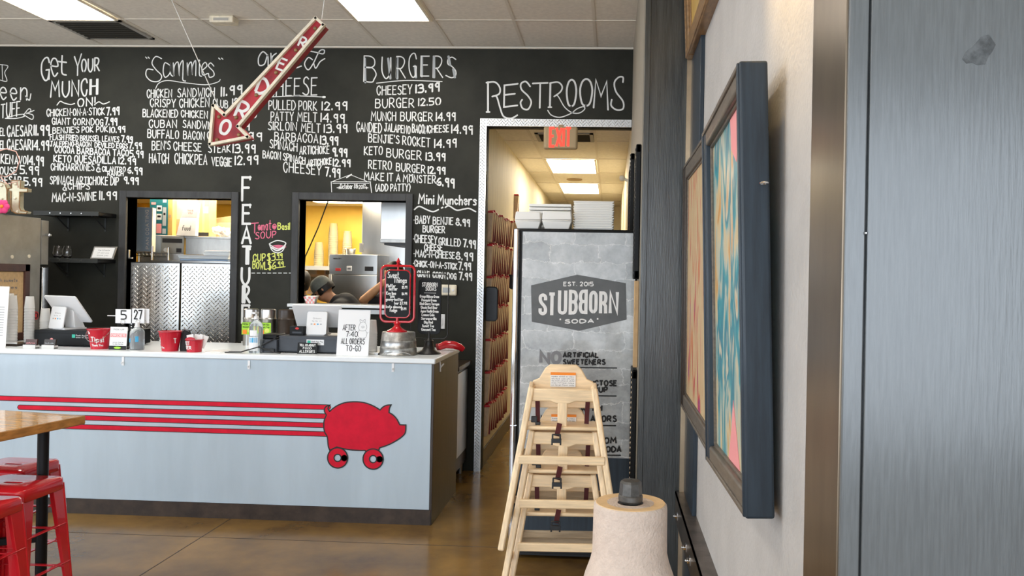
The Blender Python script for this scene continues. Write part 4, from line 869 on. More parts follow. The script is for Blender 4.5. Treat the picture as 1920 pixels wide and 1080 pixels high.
# ================================================================== soda fridge in front of the doorway
def brick_print():
    m = bpy.data.materials.new('brick_graphic'); m.use_nodes = True; nt = m.node_tree; N, L = nt.nodes, nt.links; b = N['Principled BSDF']
    tc = N.new('ShaderNodeTexCoord'); mp = N.new('ShaderNodeMapping'); mp.inputs['Rotation'].default_value = (R(90), 0, 0); L.new(tc.outputs['Object'], mp.inputs[0])
    br = N.new('ShaderNodeTexBrick'); br.inputs['Scale'].default_value = 1; br.inputs['Brick Width'].default_value = .30; br.inputs['Row Height'].default_value = .105; br.inputs['Mortar Size'].default_value = .0045; br.inputs['Mortar Smooth'].default_value = 1.
    br.inputs['Color1'].default_value = (.46, .47, .465, 1); br.inputs['Color2'].default_value = (.33, .34, .335, 1); br.inputs['Mortar'].default_value = (.62, .63, .62, 1)
    nz = N.new('ShaderNodeTexNoise'); nz.inputs['Scale'].default_value = 6; nz.inputs['Detail'].default_value = 8; nz.inputs['Roughness'].default_value = .7
    ad = N.new('ShaderNodeMixRGB'); ad.blend_type = 'LINEAR_LIGHT'; ad.inputs[0].default_value = .06; L.new(mp.outputs[0], nz.inputs[0])
    L.new(mp.outputs[0], ad.inputs[1]); L.new(nz.outputs['Color'], ad.inputs[2]); L.new(ad.outputs[0], br.inputs[0])
    ov = N.new('ShaderNodeMixRGB'); ov.blend_type = 'OVERLAY'; ov.inputs[0].default_value = .95; L.new(br.outputs['Color'], ov.inputs[1]); L.new(nz.outputs['Fac'], ov.inputs[2])
    L.new(ov.outputs[0], b.inputs['Base Color']); b.inputs['Roughness'].default_value = .30; b.inputs['Coat Weight'].default_value = .3
    bp_ = N.new('ShaderNodeBump'); bp_.inputs['Strength'].default_value = .35; bp_.inputs['Distance'].default_value = .004; L.new(ov.outputs[0], bp_.inputs['Height']); L.new(bp_.outputs[0], b.inputs['Normal'])
    return m
BRK = brick_print()
YF = 5.0; FX = -.216
t = thing('drinks_fridge', 'tall fridge with a brick-print soda door behind the high chairs', 'fridge', (FX, YF, 0))
BX(-.372, .371, .05, .72, .06, 1.985).build('cabinet', 'black_satin', t, bevel=.008)
BX(-.330, .366, 0, .05, .105, 1.975).build('door', 'black_satin', t, bevel=.006); door = t.children[-1]
BX(-.316, .362, -.004, 0, .62, 1.962).build('brick_graphic', BRK, door, smooth=0)
BX(-.316, .362, -.004, 0, .115, .62).build('dark_graphic', 'navy_frame', door, smooth=0)
hd = MB().cone((-.353, .006, .80), (-.353, .006, 1.975), .019, .019, 24).cone((-.353, .006, .105), (-.353, .006, .796), .019, .019, 24).box(-.371, -.334, .010, .05, .105, 1.975); hd.build('chrome_edge', 'chrome', t)
gr = BX(-.36, .36, .01, .05, .02, .10)
for k in range(5): gr.box(-.35, .35, .004, .012, .028+k*.015, .034+k*.015)
gr.build('base_grille', 'black_plastic', t, smooth=0)
for x in (-.3, .3):
    for y in (.1, .65): MB().cone((x, y, 0), (x, y, .06), .02, .025, 10).build('foot', 'black_plastic', t)
def fz(px, py): v = onY(px, py, YF-.004); return (v.x-FX, v.z)
gy = -.0045
zz = lambda pts: [fz(960+a/4.908, 480+b/4.908) for a, b in pts]
MB().prism(zz([(175, 270), (600, 172), (1048, 250), (1055, 585), (620, 688), (182, 605)]), (0, gy, 0), (1, 0, 0), (0, 0, 1), (0, -.0008, 0)).build('badge', 'badge_grey', door, smooth=0); bdg = door.children[-1]
lt = MB(); gN = Vector((0, -1, 0)); sw_ = .0195
def thick(paths, x0, x1, y0, y1, wv=sw_):
    a = fz(960+x0/4.908, 480+y1/4.908); b = fz(960+x1/4.908, 480+y0/4.908); h = wv/2
    for P_ in paths:
        ribbon(lt, [(a[0]+h+(b[0]-a[0]-2*h)*u, a[1]+h+(b[1]-a[1]-2*h)*v) for u, v in P_], wv, Vector((0, gy-.0012, 0)), Vector((1, 0, 0)), Vector((0, 0, 1)), gN, nlift(0), False)
ro = lambda *c: _crom(list(c), 6)
oval = ro((.5, 0), (.08, .1), (0, .3), (0, .7), (.08, .9), (.5, 1), (.92, .9), (1, .7), (1, .3), (.92, .1), (.5, 0))
thick([ro((1, .72), (.95, .92), (.5, 1), (.05, .92), (.02, .72), (.3, .56), (.7, .44), (1, .28), (.95, .08), (.5, 0), (.05, .08), (0, .28))], 243, 325, 345, 545)
thick([[(-.12, 1), (1.12, 1)], [(.5, 1), (.5, -.12)]], 330, 405, 335, 538)
thick([ro((0, 1.12), (0, .25), (.1, .06), (.5, 0), (.9, .06), (1, .25), (1, 1.12))], 420, 510, 325, 538)
Bp = [[(0, -.1), (0, 1.1)], ro((0, 1), (.7, 1), (1, .85), (1, .66), (.75, .53), (0, .52)), ro((0, .52), (.75, .5), (1, .36), (1, .16), (.7, 0), (0, 0))]
thick(Bp, 520, 606, 316, 535); thick([[(1-u, v) for u, v in p_] for p_ in Bp], 614, 698, 313, 530)
thick([oval], 707, 790, 320, 528)
thick([[(0, -.1), (0, 1.1)], ro((0, 1), (.7, 1), (1, .86), (1, .62), (.7, .48), (0, .48)), [(.55, .48), (1, .3), (1.05, -.1)]], 799, 878, 328, 525)
thick([[(0, -.1), (0, 1.05), (1, -.05), (1, 1.1)]], 888, 985, 333, 524)
thick([[(0, 0), (0, 1), (1, 0), (1, 1)]], 262, 325, 882, 975, .013) if False else None
lt.build('brand_lettering', 'paper', bdg, smooth=0)
lt = MB()
def ftext(s, x0, y0, x1, y1, cap, wv, wf=1., **k):
    a, b = fz(x0, y0), fz(x1, y1); write(lt, s, (a[0], gy-.0012, a[1]), (b[0], gy-.0012, b[1]), cap/313., wv/313., (0, 0, 1), (0, -1, 0), round_=False, wf=wf, base=.0002, **k)
ftext('EST. 2015', 1057, 536, 1112, 536, 7, 1.7); ftext('·', 1049, 601, 1052, 601, 5, 3); ftext('SODA', 1059, 606, 1113, 605, 6.5, 2.2, 1.3, gap=3.2); ftext('·', 1119, 600, 1122, 600, 5, 3)
lt.build('small_lettering', 'paper', bdg, smooth=0)
lt = MB(); ftext('NO', 1014, 680, 1050, 680, 19, 6.6); lt.build('grey_lettering', 'ink_grey', door, smooth=0)
lt = MB()
for s, x0, y0, x1, cap in (('ARTIFICIAL', 1056, 670, 1122, 8.5), ('SWEETENERS', 1056, 683, 1134, 8.5), ('HIGH FRUCTOSE', 1056, 723, 1156, 9), ('CORN SYRUP', 1056, 735, 1138, 9), ('MADE WITH', 1034, 770, 1128, 10), ('NATURAL FLAVORS', 1015, 790, 1155, 10), ('WISDOM', 1095, 831, 1155, 10), ("IT'S A STUBBORN SODA", 1000, 847, 1164, 9.5)):
    ftext(s, x0, y0, x1, y0, cap, 3.0)
for x0, x1, y in ((1032, 1157, 688.5), (1056, 1156, 741), (1025, 1155, 796.5), (1000, 1164, 852)):
    a, b = fz(x0, y), fz(x1, y+1.5); ribbon(lt, [a, b], .0075, Vector((0, gy-.0012, 0)), Vector((1, 0, 0)), Vector((0, 0, 1)), gN, .0003, False)
lt.build('claims_lettering', 'ink_black', door, smooth=0)
# foam boxes on top of it
def foam_box(label, px0, px1, y, h, z, lids=1):
    a, b = onY(px0, 420, y).x, onY(px1, 420, y).x; w_ = (b-a)/2; t = thing('takeout_box', label, 'takeout box', ((a+b)/2, y, z), 0, 'white foam takeout boxes on the fridge')
    q_ = lambda s, z_: [(-w_*s, -.09*s, z_), (w_*s, -.09*s, z_), (w_*s, .09*s, z_), (-w_*s, .09*s, z_)]
    MB().hexa(q_(.80, .0), q_(.98, h*.42)).hexa(q_(1., h*.42), q_(1., h*.50)).build('tray', 'foam', t, bevel=.004)
    MB().hexa(q_(1., h*.52), q_(.93, h)).build('lid', 'foam', t, bevel=.006)
foam_box('short white foam box at the front left corner of the fridge top', 968, 1016, 5.18, .105, 1.986)
foam_box('short white foam box at the front middle of the fridge top', 1018, 1073, 5.18, .110, 1.986)
a = onY(994, 400, 5.45).x; b = onY(1072, 400, 5.45).x
for k in range(8):
    o = BX(a, b, 5.36, 5.56, 0, .018).build('foam_tray', 'foam', bevel=.004, loc=(0, 0, 1.988+k*.0225)) if k == 0 else o.copy()
    if k: COL.objects.link(o); o.location.z = 1.988+k*.0225
    tag(o, 'white foam tray in the back left stack on the fridge', 'takeout box', 'nested foam trays on the fridge')
a = onY(1076, 400, 5.22).x; b = onY(1151, 400, 5.22).x
for k in range(12):
    if k == 0:
        m_ = (a+b)/2; w_ = (b-a)/2
        q_ = lambda s, z_: [(-w_*s, -.09*s, z_), (w_*s, -.09*s, z_), (w_*s, .09*s, z_), (-w_*s, .09*s, z_)]
        o = MB().hexa(q_(.90, 0), q_(.985, .010)).hexa(q_(1, .010), q_(.995, .0142)).build('foam_tray', 'foam', loc=(m_, 5.22, 1.987), bevel=.0008)
    else: o = o.copy(); COL.objects.link(o)
    o.location = (m_+.002*math.sin(k*2), 5.22, 1.987+k*.0147)
    tag(o, 'white foam tray in the right-hand stack on the fridge', 'takeout box', 'nested foam trays on the fridge')
# ================================================================== stacked wooden high chairs
def bucklebits(t, x, y, z):
    s = MB().bar((x, y, z), (x-.012, y-.03, z-.055), .024, .003, (0, 1, 0)).build('strap', 'strap_maroon', t, smooth=0)
    b = MB().box(x-.038, x+.010, y-.042, y-.030, z-.086, z-.066).box(x-.036, x-.028, y-.041, y-.031, z-.068, z-.046).box(x+.000, x+.008, y-.041, y-.031, z-.068, z-.046).box(x-.034, x+.006, y-.041, y-.031, z-.050, z-.044)
    b.box(x-.038, x-.030, y-.042, y-.030, z-.096, z-.084).box(x+.002, x+.010, y-.042, y-.030, z-.096, z-.084).build('buckle', 'black_plastic', s, bevel=.002)
def high_chair(label, loc, rz, first):
    t = thing('high_chair', label, 'high chair', loc, rz, 'stacked wooden high chairs')
    top, H_ = .150, .735
    for sx in (-1, 1):
        for sy in (-1, 1):
            a = Vector((sx*(top+.0), sy*.045-.01, H_)); b = Vector((sx*.272, sy*.215, .0))
            MB().bar(a, b, .030, .026, (0, 1, 0)).build('leg', 'pine', t, bevel=.008)
    at = lambda z, sx, sy: Vector((sx*(top+(.272-top)*(1-z/H_)), sy*(.045+.170*(1-z/H_))-.01*(z/H_), z))
    # arm and tray bars, front and back
    MB().prism([(-.150, .030), (.150, .030), (.150, -.030), (.06, -.030), (.03, -.042), (-.03, -.042), (-.06, -.030), (-.150, -.030)], (0, -.066, H_-.035), (1, 0, 0), (0, 0, 1), (0, .022, 0)).build('front_bar', 'pine_x', t, bevel=.006)
    MB().bar(at(H_-.09, -1, 1), at(H_-.09, 1, 1), .022, .045, (0, 0, 1)).build('back_bar', 'pine_x', t, bevel=.005)
    for sx in (-1, 1): MB().bar(at(H_-.03, sx, -1), at(H_-.03, sx, 1)+Vector((0, .02, .02)), .020, .050, (0, 0, 1)).build('arm', 'pine', t, bevel=.005)
    MB().prism([(-.150, -.06), (.150, -.06), (.150, .012), (.118, .025), (.09, .075), (.065, .095), (-.065, .095), (-.09, .075), (-.118, .025), (-.150, .012)], (0, .060, H_+.005), (1, 0, 0), (0, .25, .97), (0, .020, 0)).build('backrest', 'pine_x', t, bevel=.005)
    bk = t.children[-1]
    MB().prism([(-.062, -.028), (.062, -.028), (.062, .030), (-.062, .030)], (0, .0585, H_+.018), (1, 0, 0), (0, .25, .97), (0, -.001, 0)).build('warning_label', 'paper', bk, smooth=0)
    MB().prism([(-.062, .030), (.062, .030), (.062, .043), (-.062, .043)], (0, .0583, H_+.018), (1, 0, 0), (0, .25, .97), (0, -.001, 0)).build('warning_band', 'label_orange', bk, smooth=0)
    lb = MB()
    V_ = Vector((0, .25, .97))
    for k in range(5): write(lb, ('keep child in view', 'always use strap', 'do not stand child', 'max fifteen kilos', 'on level floor only')[k], Vector((-.056, .057, H_+.018))+V_*(.020-k*.0105), Vector((.054, .057, H_+.018))+V_*(.020-k*.0105), .006, .0012, V_, (0, -1, .25), base=.0004)
    lb.build('warning_lettering', 'ink_grey', bk, smooth=0)
    MB().bar((0, -.058, H_-.07), (0, -.060, H_-.185), .046, .016, (0, 1, 0)).build('crotch_post', 'cardboard_gold' if False else 'pine', t, bevel=.004)
    zs = H_-.200
    MB().prism([(-.172, -.085), (.172, -.085), (.168, .10), (-.168, .10)], (0, 0, zs), (1, 0, 0), (0, 1, 0), (0, 0, .018)).build('seat', 'pine_x', t, bevel=.007)
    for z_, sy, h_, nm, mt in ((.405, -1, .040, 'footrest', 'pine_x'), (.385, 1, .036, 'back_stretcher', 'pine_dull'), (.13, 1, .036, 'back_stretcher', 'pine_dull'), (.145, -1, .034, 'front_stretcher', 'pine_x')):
        if nm == 'front_stretcher': continue
        MB().bar(at(z_, -1, sy)+Vector((0, sy*.010, 0)), at(z_, 1, sy)+Vector((0, sy*.010, 0)), .020, h_, (0, 0, 1)).build(nm, mt, t, bevel=.005)
    for sx in (-1, 1):
        MB().bar(at(.16, sx, -1), at(.16, sx, 1), .018, .032, (0, 0, 1)).build('side_stretcher', 'pine', t, bevel=.004)
        MB().bar((sx*.125, .04, H_-.03), (sx*.118, .0, zs+.02), .022, .003, (0, 1, 0)).build('strap', 'strap_maroon', t, smooth=0)
    bucklebits(t, -.012, -.088, zs+.035)
    if first: MB().box(-.150, -.120, -.05, -.035, zs+.03, zs+.06).box(-.130, -.105, -.05, -.038, zs+.018, zs+.034).build('loose_buckle', 'black_plastic', t, bevel=.003)
    return t
HCX, HCY = -.222, 4.06
hc1 = high_chair('wooden high chair on top of the stack, with its warning label showing', (HCX, HCY, .425), R(3), True)
for i, (lab, dz, dx, dy) in enumerate((('wooden high chair second from the top of the stack, in the middle', .216, .006, .012), ('wooden high chair at the bottom of the stack standing on the floor', .006, .002, .030))):
    dup(hc1, (HCX+dx, HCY+dy, dz), R(3), lab)
# ================================================================== paper towel roll on its pipe stand, on a high table
RX, RY, TZ = .042, 1.47, .955
t = thing('paper_towel_roll', 'brown paper towel roll flaring at its loose lower layers', 'paper towel', (RX, RY, TZ+.015))
MB().lathe([(.0225, 0), (.0225, .321), (.060, .322), (.0635, .319), (.0645, .313), (.065, .26), (.0655, .235), (.069, .22), (.078, .195), (.082, .18), (.083, .0), (.0225, 0)], 48, cap=False).build('roll', 'kraft', t)
MB().lathe([(.0226, .3205), (.0600, .3225), (.0610, .3215), (.0226, .3195)], 48, cap=False).build('cut_end', 'kraft_end', t)
t = thing('towel_stand', 'black iron pipe stand with a capped top through the paper roll', 'stand', (RX, RY, TZ))
MB().lathe([(.001, 0), (.075, 0), (.075, .010), (.03, .014), (.0135, .022), (.0135, .34), (.001, .34)], 24, cap=False).build('pipe', 'iron_black', t)
cp = MB().lathe([(.001, .337), (.0195, .337), (.0215, .341), (.0215, .349), (.0200, .351)], 24, cap=False).lathe([(.0205, .350), (.0190, .371), (.0165, .375), (.001, .377)], 8, cap=False); cp.build('pipe_cap', 'pipe_iron', t, smooth=25)
t = thing('high_table', 'butcher block high table under the paper towel roll, below the view', 'table', (-.10, 1.62, 0))
BX(-.42, .40, -.48, .06, TZ-.04, TZ).build('tabletop', 'butcher', t, bevel=.004)
MB().cone((0, 0, .02), (0, 0, TZ-.04), .035, .035, 16).build('post', 'black_satin', t); MB().box(-.28, .28, -.03, .03, 0, .03).box(-.03, .03, -.28, .28, 0, .03).build('base', 'black_satin', t, bevel=.004)
# ================================================================== right wall: rail, paintings
t = thing('wall_rail', 'brown steel angle rail bolted low on the beige wall', 'rail', (XR, 3.0, .50))
BX(-.066, 0, -.90, 1.48, .050, .062).build('top_flange', 'rail_steel', t, smooth=0); BX(-.066, -.060, -.90, 1.48, -.075, .062).build('face', 'bronze_steel', t, smooth=0)
for y in (-.65, .0, .62, .80, 1.30):
    b = MB().cone((-.066, y, -.02), (-.080, y, -.02), .013, .013, 6).cone((-.078, y, -.02), (-.088, y, -.02), .006, .006, 8); b.box(-.069, -.066, y-.018, y+.018, -.038, -.002); b.build('bolt', 'chrome', t, bevel=.001)
def paint_mat(name, cols, sx, sy, seed):
    m = bpy.data.materials.new(name); m.use_nodes = True; nt = m.node_tree; N, L = nt.nodes, nt.links; b = N['Principled BSDF']
    tc = N.new('ShaderNodeTexCoord'); mp = N.new('ShaderNodeMapping'); mp.inputs['Scale'].default_value = (sx, sx, sy); mp.inputs['Location'].default_value = (seed, seed, seed); L.new(tc.outputs['Object'], mp.inputs[0])
    n1 = N.new('ShaderNodeTexNoise'); n1.inputs['Scale'].default_value = 1; n1.inputs['Detail'].default_value = 3.5; n1.inputs['Distortion'].default_value = 1.4; L.new(mp.outputs[0], n1.inputs[0])
    r = N.new('ShaderNodeValToRGB'); r.color_ramp.interpolation = 'CONSTANT' if False else 'EASE'; els = r.color_ramp.elements
    els[0].position = .26; els[0].color = (*cols[0], 1); els[1].position = .74; els[1].color = (*cols[-1], 1)
    for i, c in enumerate(cols[1:-1]): e = els.new(.26+.48*(i+1)/(len(cols)-1)); e.color = (*c, 1)
    L.new(n1.outputs['Fac'], r.inputs[0]); L.new(r.outputs[0], b.inputs['Base Color']); b.inputs['Roughness'].default_value = .38
    n2 = N.new('ShaderNodeTexNoise'); n2.inputs['Scale'].default_value = 3; n2.inputs['Detail'].default_value = 5; L.new(mp.outputs[0], n2.inputs[0])
    bp_ = N.new('ShaderNodeBump'); bp_.inputs['Strength'].default_value = .5; bp_.inputs['Distance'].default_value = .004; L.new(n2.outputs['Fac'], bp_.inputs['Height']); L.new(bp_.outputs[0], b.inputs['Normal'])
    return m
PA = paint_mat('abstract_teal', [(.42, .04, .04), (.55, .24, .03), (.62, .48, .26), (.42, .46, .38), (.02, .27, .32), (.015, .19, .26), (.58, .52, .38), (.62, .30, .09), (.5, .42, .26)], 7., 2.2, 3.1)
PB = paint_mat('abstract_sand', [(.20, .04, .28), (.55, .06, .05), (.62, .40, .20), (.66, .50, .28), (.60, .42, .22), (.60, .16, .05), (.5, .05, .08)], 9., 2.0, 8.4)
PC = paint_mat('abstract_ochre', [(.45, .12, .03), (.62, .40, .10), (.6, .45, .25)], 5, 3, 1.2)
def painting(label, y0, y1, z0, z1, xw, depth, mw, lean, roll, mside, mface, art, strokes=()):
    """local frame: x = out of the wall (towards -X world), y along the wall, z up"""
    t = thing('framed_painting', label, 'painting', (xw, (y0+y1)/2, (z0+z1)/2)); t.rotation_euler = (R(roll), R(lean), 0)
    a, b = (y1-y0)/2, (z1-z0)/2
    BX(-depth, 0, -a, -a+mw, -b, b).build('frame_stile', mside, t, bevel=.007, seg=3); BX(-depth, 0, a-mw, a, -b, b).build('frame_stile', mside, t, bevel=.007, seg=3)
    BX(-depth*.97, 0, -a+mw, a-mw, -b, -b+mw).build('frame_rail', mface, t, bevel=.007, seg=3); BX(-depth*.97, 0, -a+mw, a-mw, b-mw, b).build('frame_rail', mface, t, bevel=.007, seg=3)
    for s in (-1, 1): BX(-depth-.005, -depth+.004, min(s*(a-.004), s*(a-.016)), max(s*(a-.004), s*(a-.016)), -b+.004, b-.004).build('frame_bead', mside, t, bevel=.003)
    for s in (-1, 1): BX(-depth-.004, -depth+.006, -a+.016, a-.016, min(s*(b-.004), s*(b-.018)), max(s*(b-.004), s*(b-.018))).build('frame_bead', mface, t, bevel=.003)
    sl = MB()
    for s in (-1, 1): sl.box(-depth*.75, -.006, s*(a-mw)-.009, s*(a-mw)+.009, -b+mw, b-mw); sl.box(-depth*.75, -.006, -a+mw, a-mw, s*(b-mw)-.009, s*(b-mw)+.009)
    sl.build('frame_slip', mface, t, bevel=.003)
    cv = BX(-depth*.62, -.004, -a+mw, a-mw, -b+mw, b-mw).build('canvas', art, t, smooth=0)
    for nm, pts, c in strokes: MB().prism([(p[0]*(a-mw), p[1]*(b-mw)) for p in pts], (-depth*.62-.0005, 0, 0), (0, 1, 0), (0, 0, 1), (-.0015, 0, 0)).build(nm, c, cv, smooth=0)
    return t
t1 = painting('large teal and orange abstract painting in a deep navy frame, nearest on the wall', 2.09, 2.92, 1.085, 2.222, .398, .072, .060, -1.5, -2.4, 'navy_frame', 'wood_taupe', PA,
 [('red_stroke', [(-.45, -.98), (.15, -.98), (-.05, -.78), (-.15, -.62)], 'label_lightred'), ('red_stroke', [(-.6, .98), (-.2, .98), (-.25, .80), (-.5, .70), (-.7, .85)], 'label_lightred')])
ey = MB().tube([(-.02+.010*math.cos(a_), -.42-.020+.010*math.sin(a_), .255) for a_ in [math.pi*2*k/14 for k in range(14)]], .0028, 6, True).cone((-.02, -.42, .255), (-.02, -.432, .255), .0025, .0025, 8)
ey.build('screw_eye', 'chrome', t1)
painting('sand coloured abstract painting in a carved taupe frame, behind the navy framed one', 3.02, 4.44, 1.02, 2.29, .428, .048, .075, -.5, 0, 'counter_brown', 'wood_taupe', PB)
painting('gilt framed painting hung highest, its lower corner cut by the top edge', 3.20, 4.46, 2.86, 3.50, .425, .060, .10, -2.5, 0, 'wood_gilt', 'wood_gilt', PC)
# ================================================================== corridor contents
def hallframe(label, y0, y1, z0, z1, x=XHR, bead=False):
    t = thing('picture_frame', label, 'picture frame', (x, (y0+y1)/2, (z0+z1)/2)); a, b = (y1-y0)/2, (z1-z0)/2
    MB().box(-.030, -.001, -a, -a+.05, -b, b).box(-.030, -.001, a-.05, a, -b, b).box(-.030, -.001, -a, a, -b, -b+.05).box(-.030, -.001, -a, a, b-.05, b).build('frame', 'black_satin', t, bevel=.006)
    BX(-.014, -.002, -a+.05, a-.05, -b+.05, b-.05).build('picture', 'wood_taupe', t, smooth=0)
    bd = MB(); k = 0
    while k*.028 < 2*b-.03: bd.ell((-.031, -a+.012, -b+.02+k*.028), (.004, .005, .009), 8, 5); k += 1
    bd.build('gilt_beading', 'gold_strip' if bead else 'iron_black', t)
hallframe('tall black picture frame seen edge-on beside the dark pilaster', 4.66, 4.96, 1.69, 2.44)
hallframe('smaller black picture frame seen edge-on farther along the corridor wall', 6.05, 6.75, 1.95, 2.60)
hallframe('black frame with gilt beading low on the wall, right of the brick-print fridge', 4.66, 4.95, .42, 1.18, bead=True)
tag(BX(XHR-.026, XHR-.001, 4.64, 4.70, 1.20, 1.68).build('wood_strip', 'cardboard', bevel=.003), 'tan wooden strip between the black frames beside the pilaster', 'strip')
v = onX(1163, 356, XHR-.03)
t = thing('coat_hook', 'pale knobbed coat hook high on the corridor right wall', 'hook', (XHR, 7.9, 2.62)); BX(-.012, 0, -.03, .03, -.12, .04).build('backplate', 'arrow_cream', t, bevel=.005); MB().cone((-.01, 0, 0), (-.06, 0, .02), .012, .014, 12).ell((-.068, 0, .024), (.028, .028, .028), 12, 8).build('knob', 'arrow_cream', t)
# brown slips with red heads in tiers along the corridor wall
SL = None
tiers = ['lowest', 'second lowest', 'third', 'middle', 'fifth', 'second highest', 'topmost']
for k in range(7):
    for i in range(10):
        y = 7.43+i*.136; z = .26+k*.291+.012*math.sin(i*1.7+k)
        if SL is None:
            SL = thing('brown_slip', '', 'brown slip'); SL_ = SL
            MB().hexa([(0, .006, 0), (.034, .022, 0), (.034, .106, 0), (0, .122, 0)], [(0, .006, .262), (.050, .022, .262), (.050, .108, .262), (0, .122, .262)]).build('slip_body', 'slip_brown', SL, bevel=.004); BX(.0, .047, .121, .131, .0, .262).build('gap_shade_strip', 'red_dark', SL, smooth=0)  # dark red strip paints in the shaded gap between neighbouring slips
            MB().hexa([(0, .002, .262), (.055, .018, .262), (.055, .118, .262), (0, .130, .262)], [(0, .006, .278), (.048, .030, .284), (.042, .104, .274), (0, .124, .282)]).build('red_head', 'red_bucket', SL, bevel=.004)
            o = SL
        else: o = dup(SL)
        o.location = (XHL+.001, y, z); o.rotation_euler = (0, 0, random.uniform(-.02, .02))
        o['label'] = 'brown slip with a red head in the %s tier on the corridor wall'%tiers[k]; o['group'] = 'brown slips with red heads on the corridor wall'
for k, (y, z) in enumerate(((8.95, 2.02), (8.95, 1.72), (9.45, 2.36), (9.45, 2.06))):
    o = dup(SL, (XHL+.001, y, z)); o['label'] = ('lone brown slip with a red head past the tiers, %s pair'%('nearer' if k < 2 else 'farther')); o['group'] = 'lone slips beyond the tiers'
t = thing('rounded_board', 'dark grey rounded board with a black edge, just inside the doorway', 'board', (-1.056, 7.384, 1.45))
MB().prism(rrect(.056, .150, .030), (0, 0, 0), (1, 0, 0), (0, 0, 1), (0, .022, 0)).build('panel', 'slate_box', t, bevel=.003); MB().tube([(p[0], -.002, p[1]) for p in rrect(.056, .150, .030)], .005, 8, True).build('edge', 'black_plastic', t)
BX(-.058, -.03, .022, .036, -.02, .02).build('bracket', 'black_plastic', t)
t = thing('rounded_board', 'black rounded board farther inside, behind the left edge of the fridge', 'board', (-1.005, 9.1, 1.72)); MB().prism(rrect(.10, .16, .03), (0, 0, 0), (1, .15, 0), (0, 0, 1), (0, .022, 0)).build('panel', 'black_plastic', t, bevel=.003)
BX(-.108, -.03, .02, .05, -.02, .02).build('bracket', 'black_plastic', t)
# ================================================================== butcher-block table and red stools
t = thing('high_table', 'butcher block table corner at the left edge, above red stools', 'table', (-2.68, 4.165, 0), R(-10))
Wt, Dt, Zt = 1.15, .92, .935
tp = BX(-Wt, 0, -Dt, 0, Zt-.045, Zt-.001).build('tabletop', 'butcher_edge', t, bevel=.004)
BX(-Wt+.003, -.003, -Dt+.003, -.003, Zt-.002, Zt).build('top_face', 'butcher', tp, smooth=0)
pp = onY(81, 840, 4.07); M_ = t.matrix_basis.inverted(); lp = M_ @ Vector((pp.x, 4.07, 0))
MB().cone((lp.x, lp.y, .02), (lp.x, lp.y, Zt-.04), .026, .026, 16).build('post', 'black_satin', t); MB().cone((lp.x-.75, lp.y-.55, .02), (lp.x-.75, lp.y-.55, Zt-.04), .026, .026, 16).build('post', 'black_satin', t)
MB().bar((lp.x, lp.y, .33), (lp.x-.75, lp.y-.55, .33), .035, .035).build('stretcher', 'black_satin', t, bevel=.003)
MB().bar((lp.x-.2, lp.y, .015), (lp.x+.12, lp.y, .015), .06, .03).bar((lp.x, lp.y-.2, .015), (lp.x, lp.y+.12, .015), .06, .03).build('base', 'black_satin', t, bevel=.003)
def stool(label, loc, rz):
    t = thing('bar_stool', label, 'stool', loc, rz, 'red metal stools'); Hs, w_ = .66, .150
    out = rrect(w_, w_, .032); inn = rrect(.045, .013, .012)
    bm = bmesh.new()
    ov = [bm.verts.new((x, y, Hs)) for x, y in out]; iv = [bm.verts.new((x, y, Hs)) for x, y in inn]
    n = len(ov)
    for i in range(n): bm.faces.new((ov[i], ov[(i+1) % n], iv[(i+1) % n], iv[i]))
    prev = ov
    for s, z in ((1.035, Hs-.006), (1.045, Hs-.016), (1.055, Hs-.055), (1.03, Hs-.060)):
        cur = [bm.verts.new((x*s, y*s, z)) for x, y in out]
        for i in range(n): bm.faces.new((prev[i], cur[i], cur[(i+1) % n], prev[(i+1) % n]))
        prev = cur
    prev = iv
    cur = [bm.verts.new((x, y, Hs-.010)) for x, y in inn]
    for i in range(n): bm.faces.new((prev[i], prev[(i+1) % n], cur[(i+1) % n], cur[i]))
    bmesh.ops.recalc_face_normals(bm, faces=bm.faces)
    me = bpy.data.meshes.new('seat'); bm.to_mesh(me); bm.free(); me.materials.append(M('red_enamel')); me.shade_smooth(); me.set_sharp_from_angle(angle=R(50))
    o = bpy.data.objects.new('seat', me); COL.objects.link(o); o.parent = t
    sd = o.modifiers.new('thickness', 'SOLIDIFY'); sd.thickness = .003
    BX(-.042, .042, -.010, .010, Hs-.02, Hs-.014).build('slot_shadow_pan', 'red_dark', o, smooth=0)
    for sx in (-1, 1):
        for sy in (-1, 1):
            lg = MB(); tx_, bx_ = w_*.97, w_*.97+.045
            for (wa, wb, ux, uy) in ((.085, .034, 1, 0), (.085, .034, 0, 1)):   # two wings of the folded sheet leg
                a = Vector((sx*tx_*1.04, sy*tx_*1.04, Hs-.03)); b = Vector((sx*bx_, sy*bx_, .004)); i_ = Vector((-sx*ux, -sy*uy, 0)); th = Vector((-sx*uy, -sy*ux, 0))*.004
                lg.hexa([b, b+i_*wb, b+i_*wb+th, b+th], [a, a+i_*wa, a+i_*wa+th, a+th])
            lg.cone((sx*(tx_*1.03-.006), sy*(tx_*1.03-.006), Hs-.03), (sx*(bx_-.006), sy*(bx_-.006), .0), .011, .010, 10)
            lg.build('leg', 'red_enamel', t)
    for z_, r_ in ((.21, .008), (.40, .006)):
        k = w_*.97+.045*(1-z_/(Hs-.03))
        for a_, b_ in (((-k, -k), (k, -k)), ((k, -k), (k, k)), ((k, k), (-k, k)), ((-k, k), (-k, -k))):
            z2 = z_+(.03 if a_[0] == b_[0] else 0)
            MB().bar((a_[0]*.96, a_[1]*.96, z2), (b_[0]*.96, b_[1]*.96, z2), .022, .006).build('brace', 'red_enamel', t, bevel=.002)
    return t
a = onZ(125, 894, .655); b = onZ(75, 912, .655)
s1 = stool('red metal stool in the middle of the three, under the table corner', (a.x-.158, a.y-.158, 0), R(0))
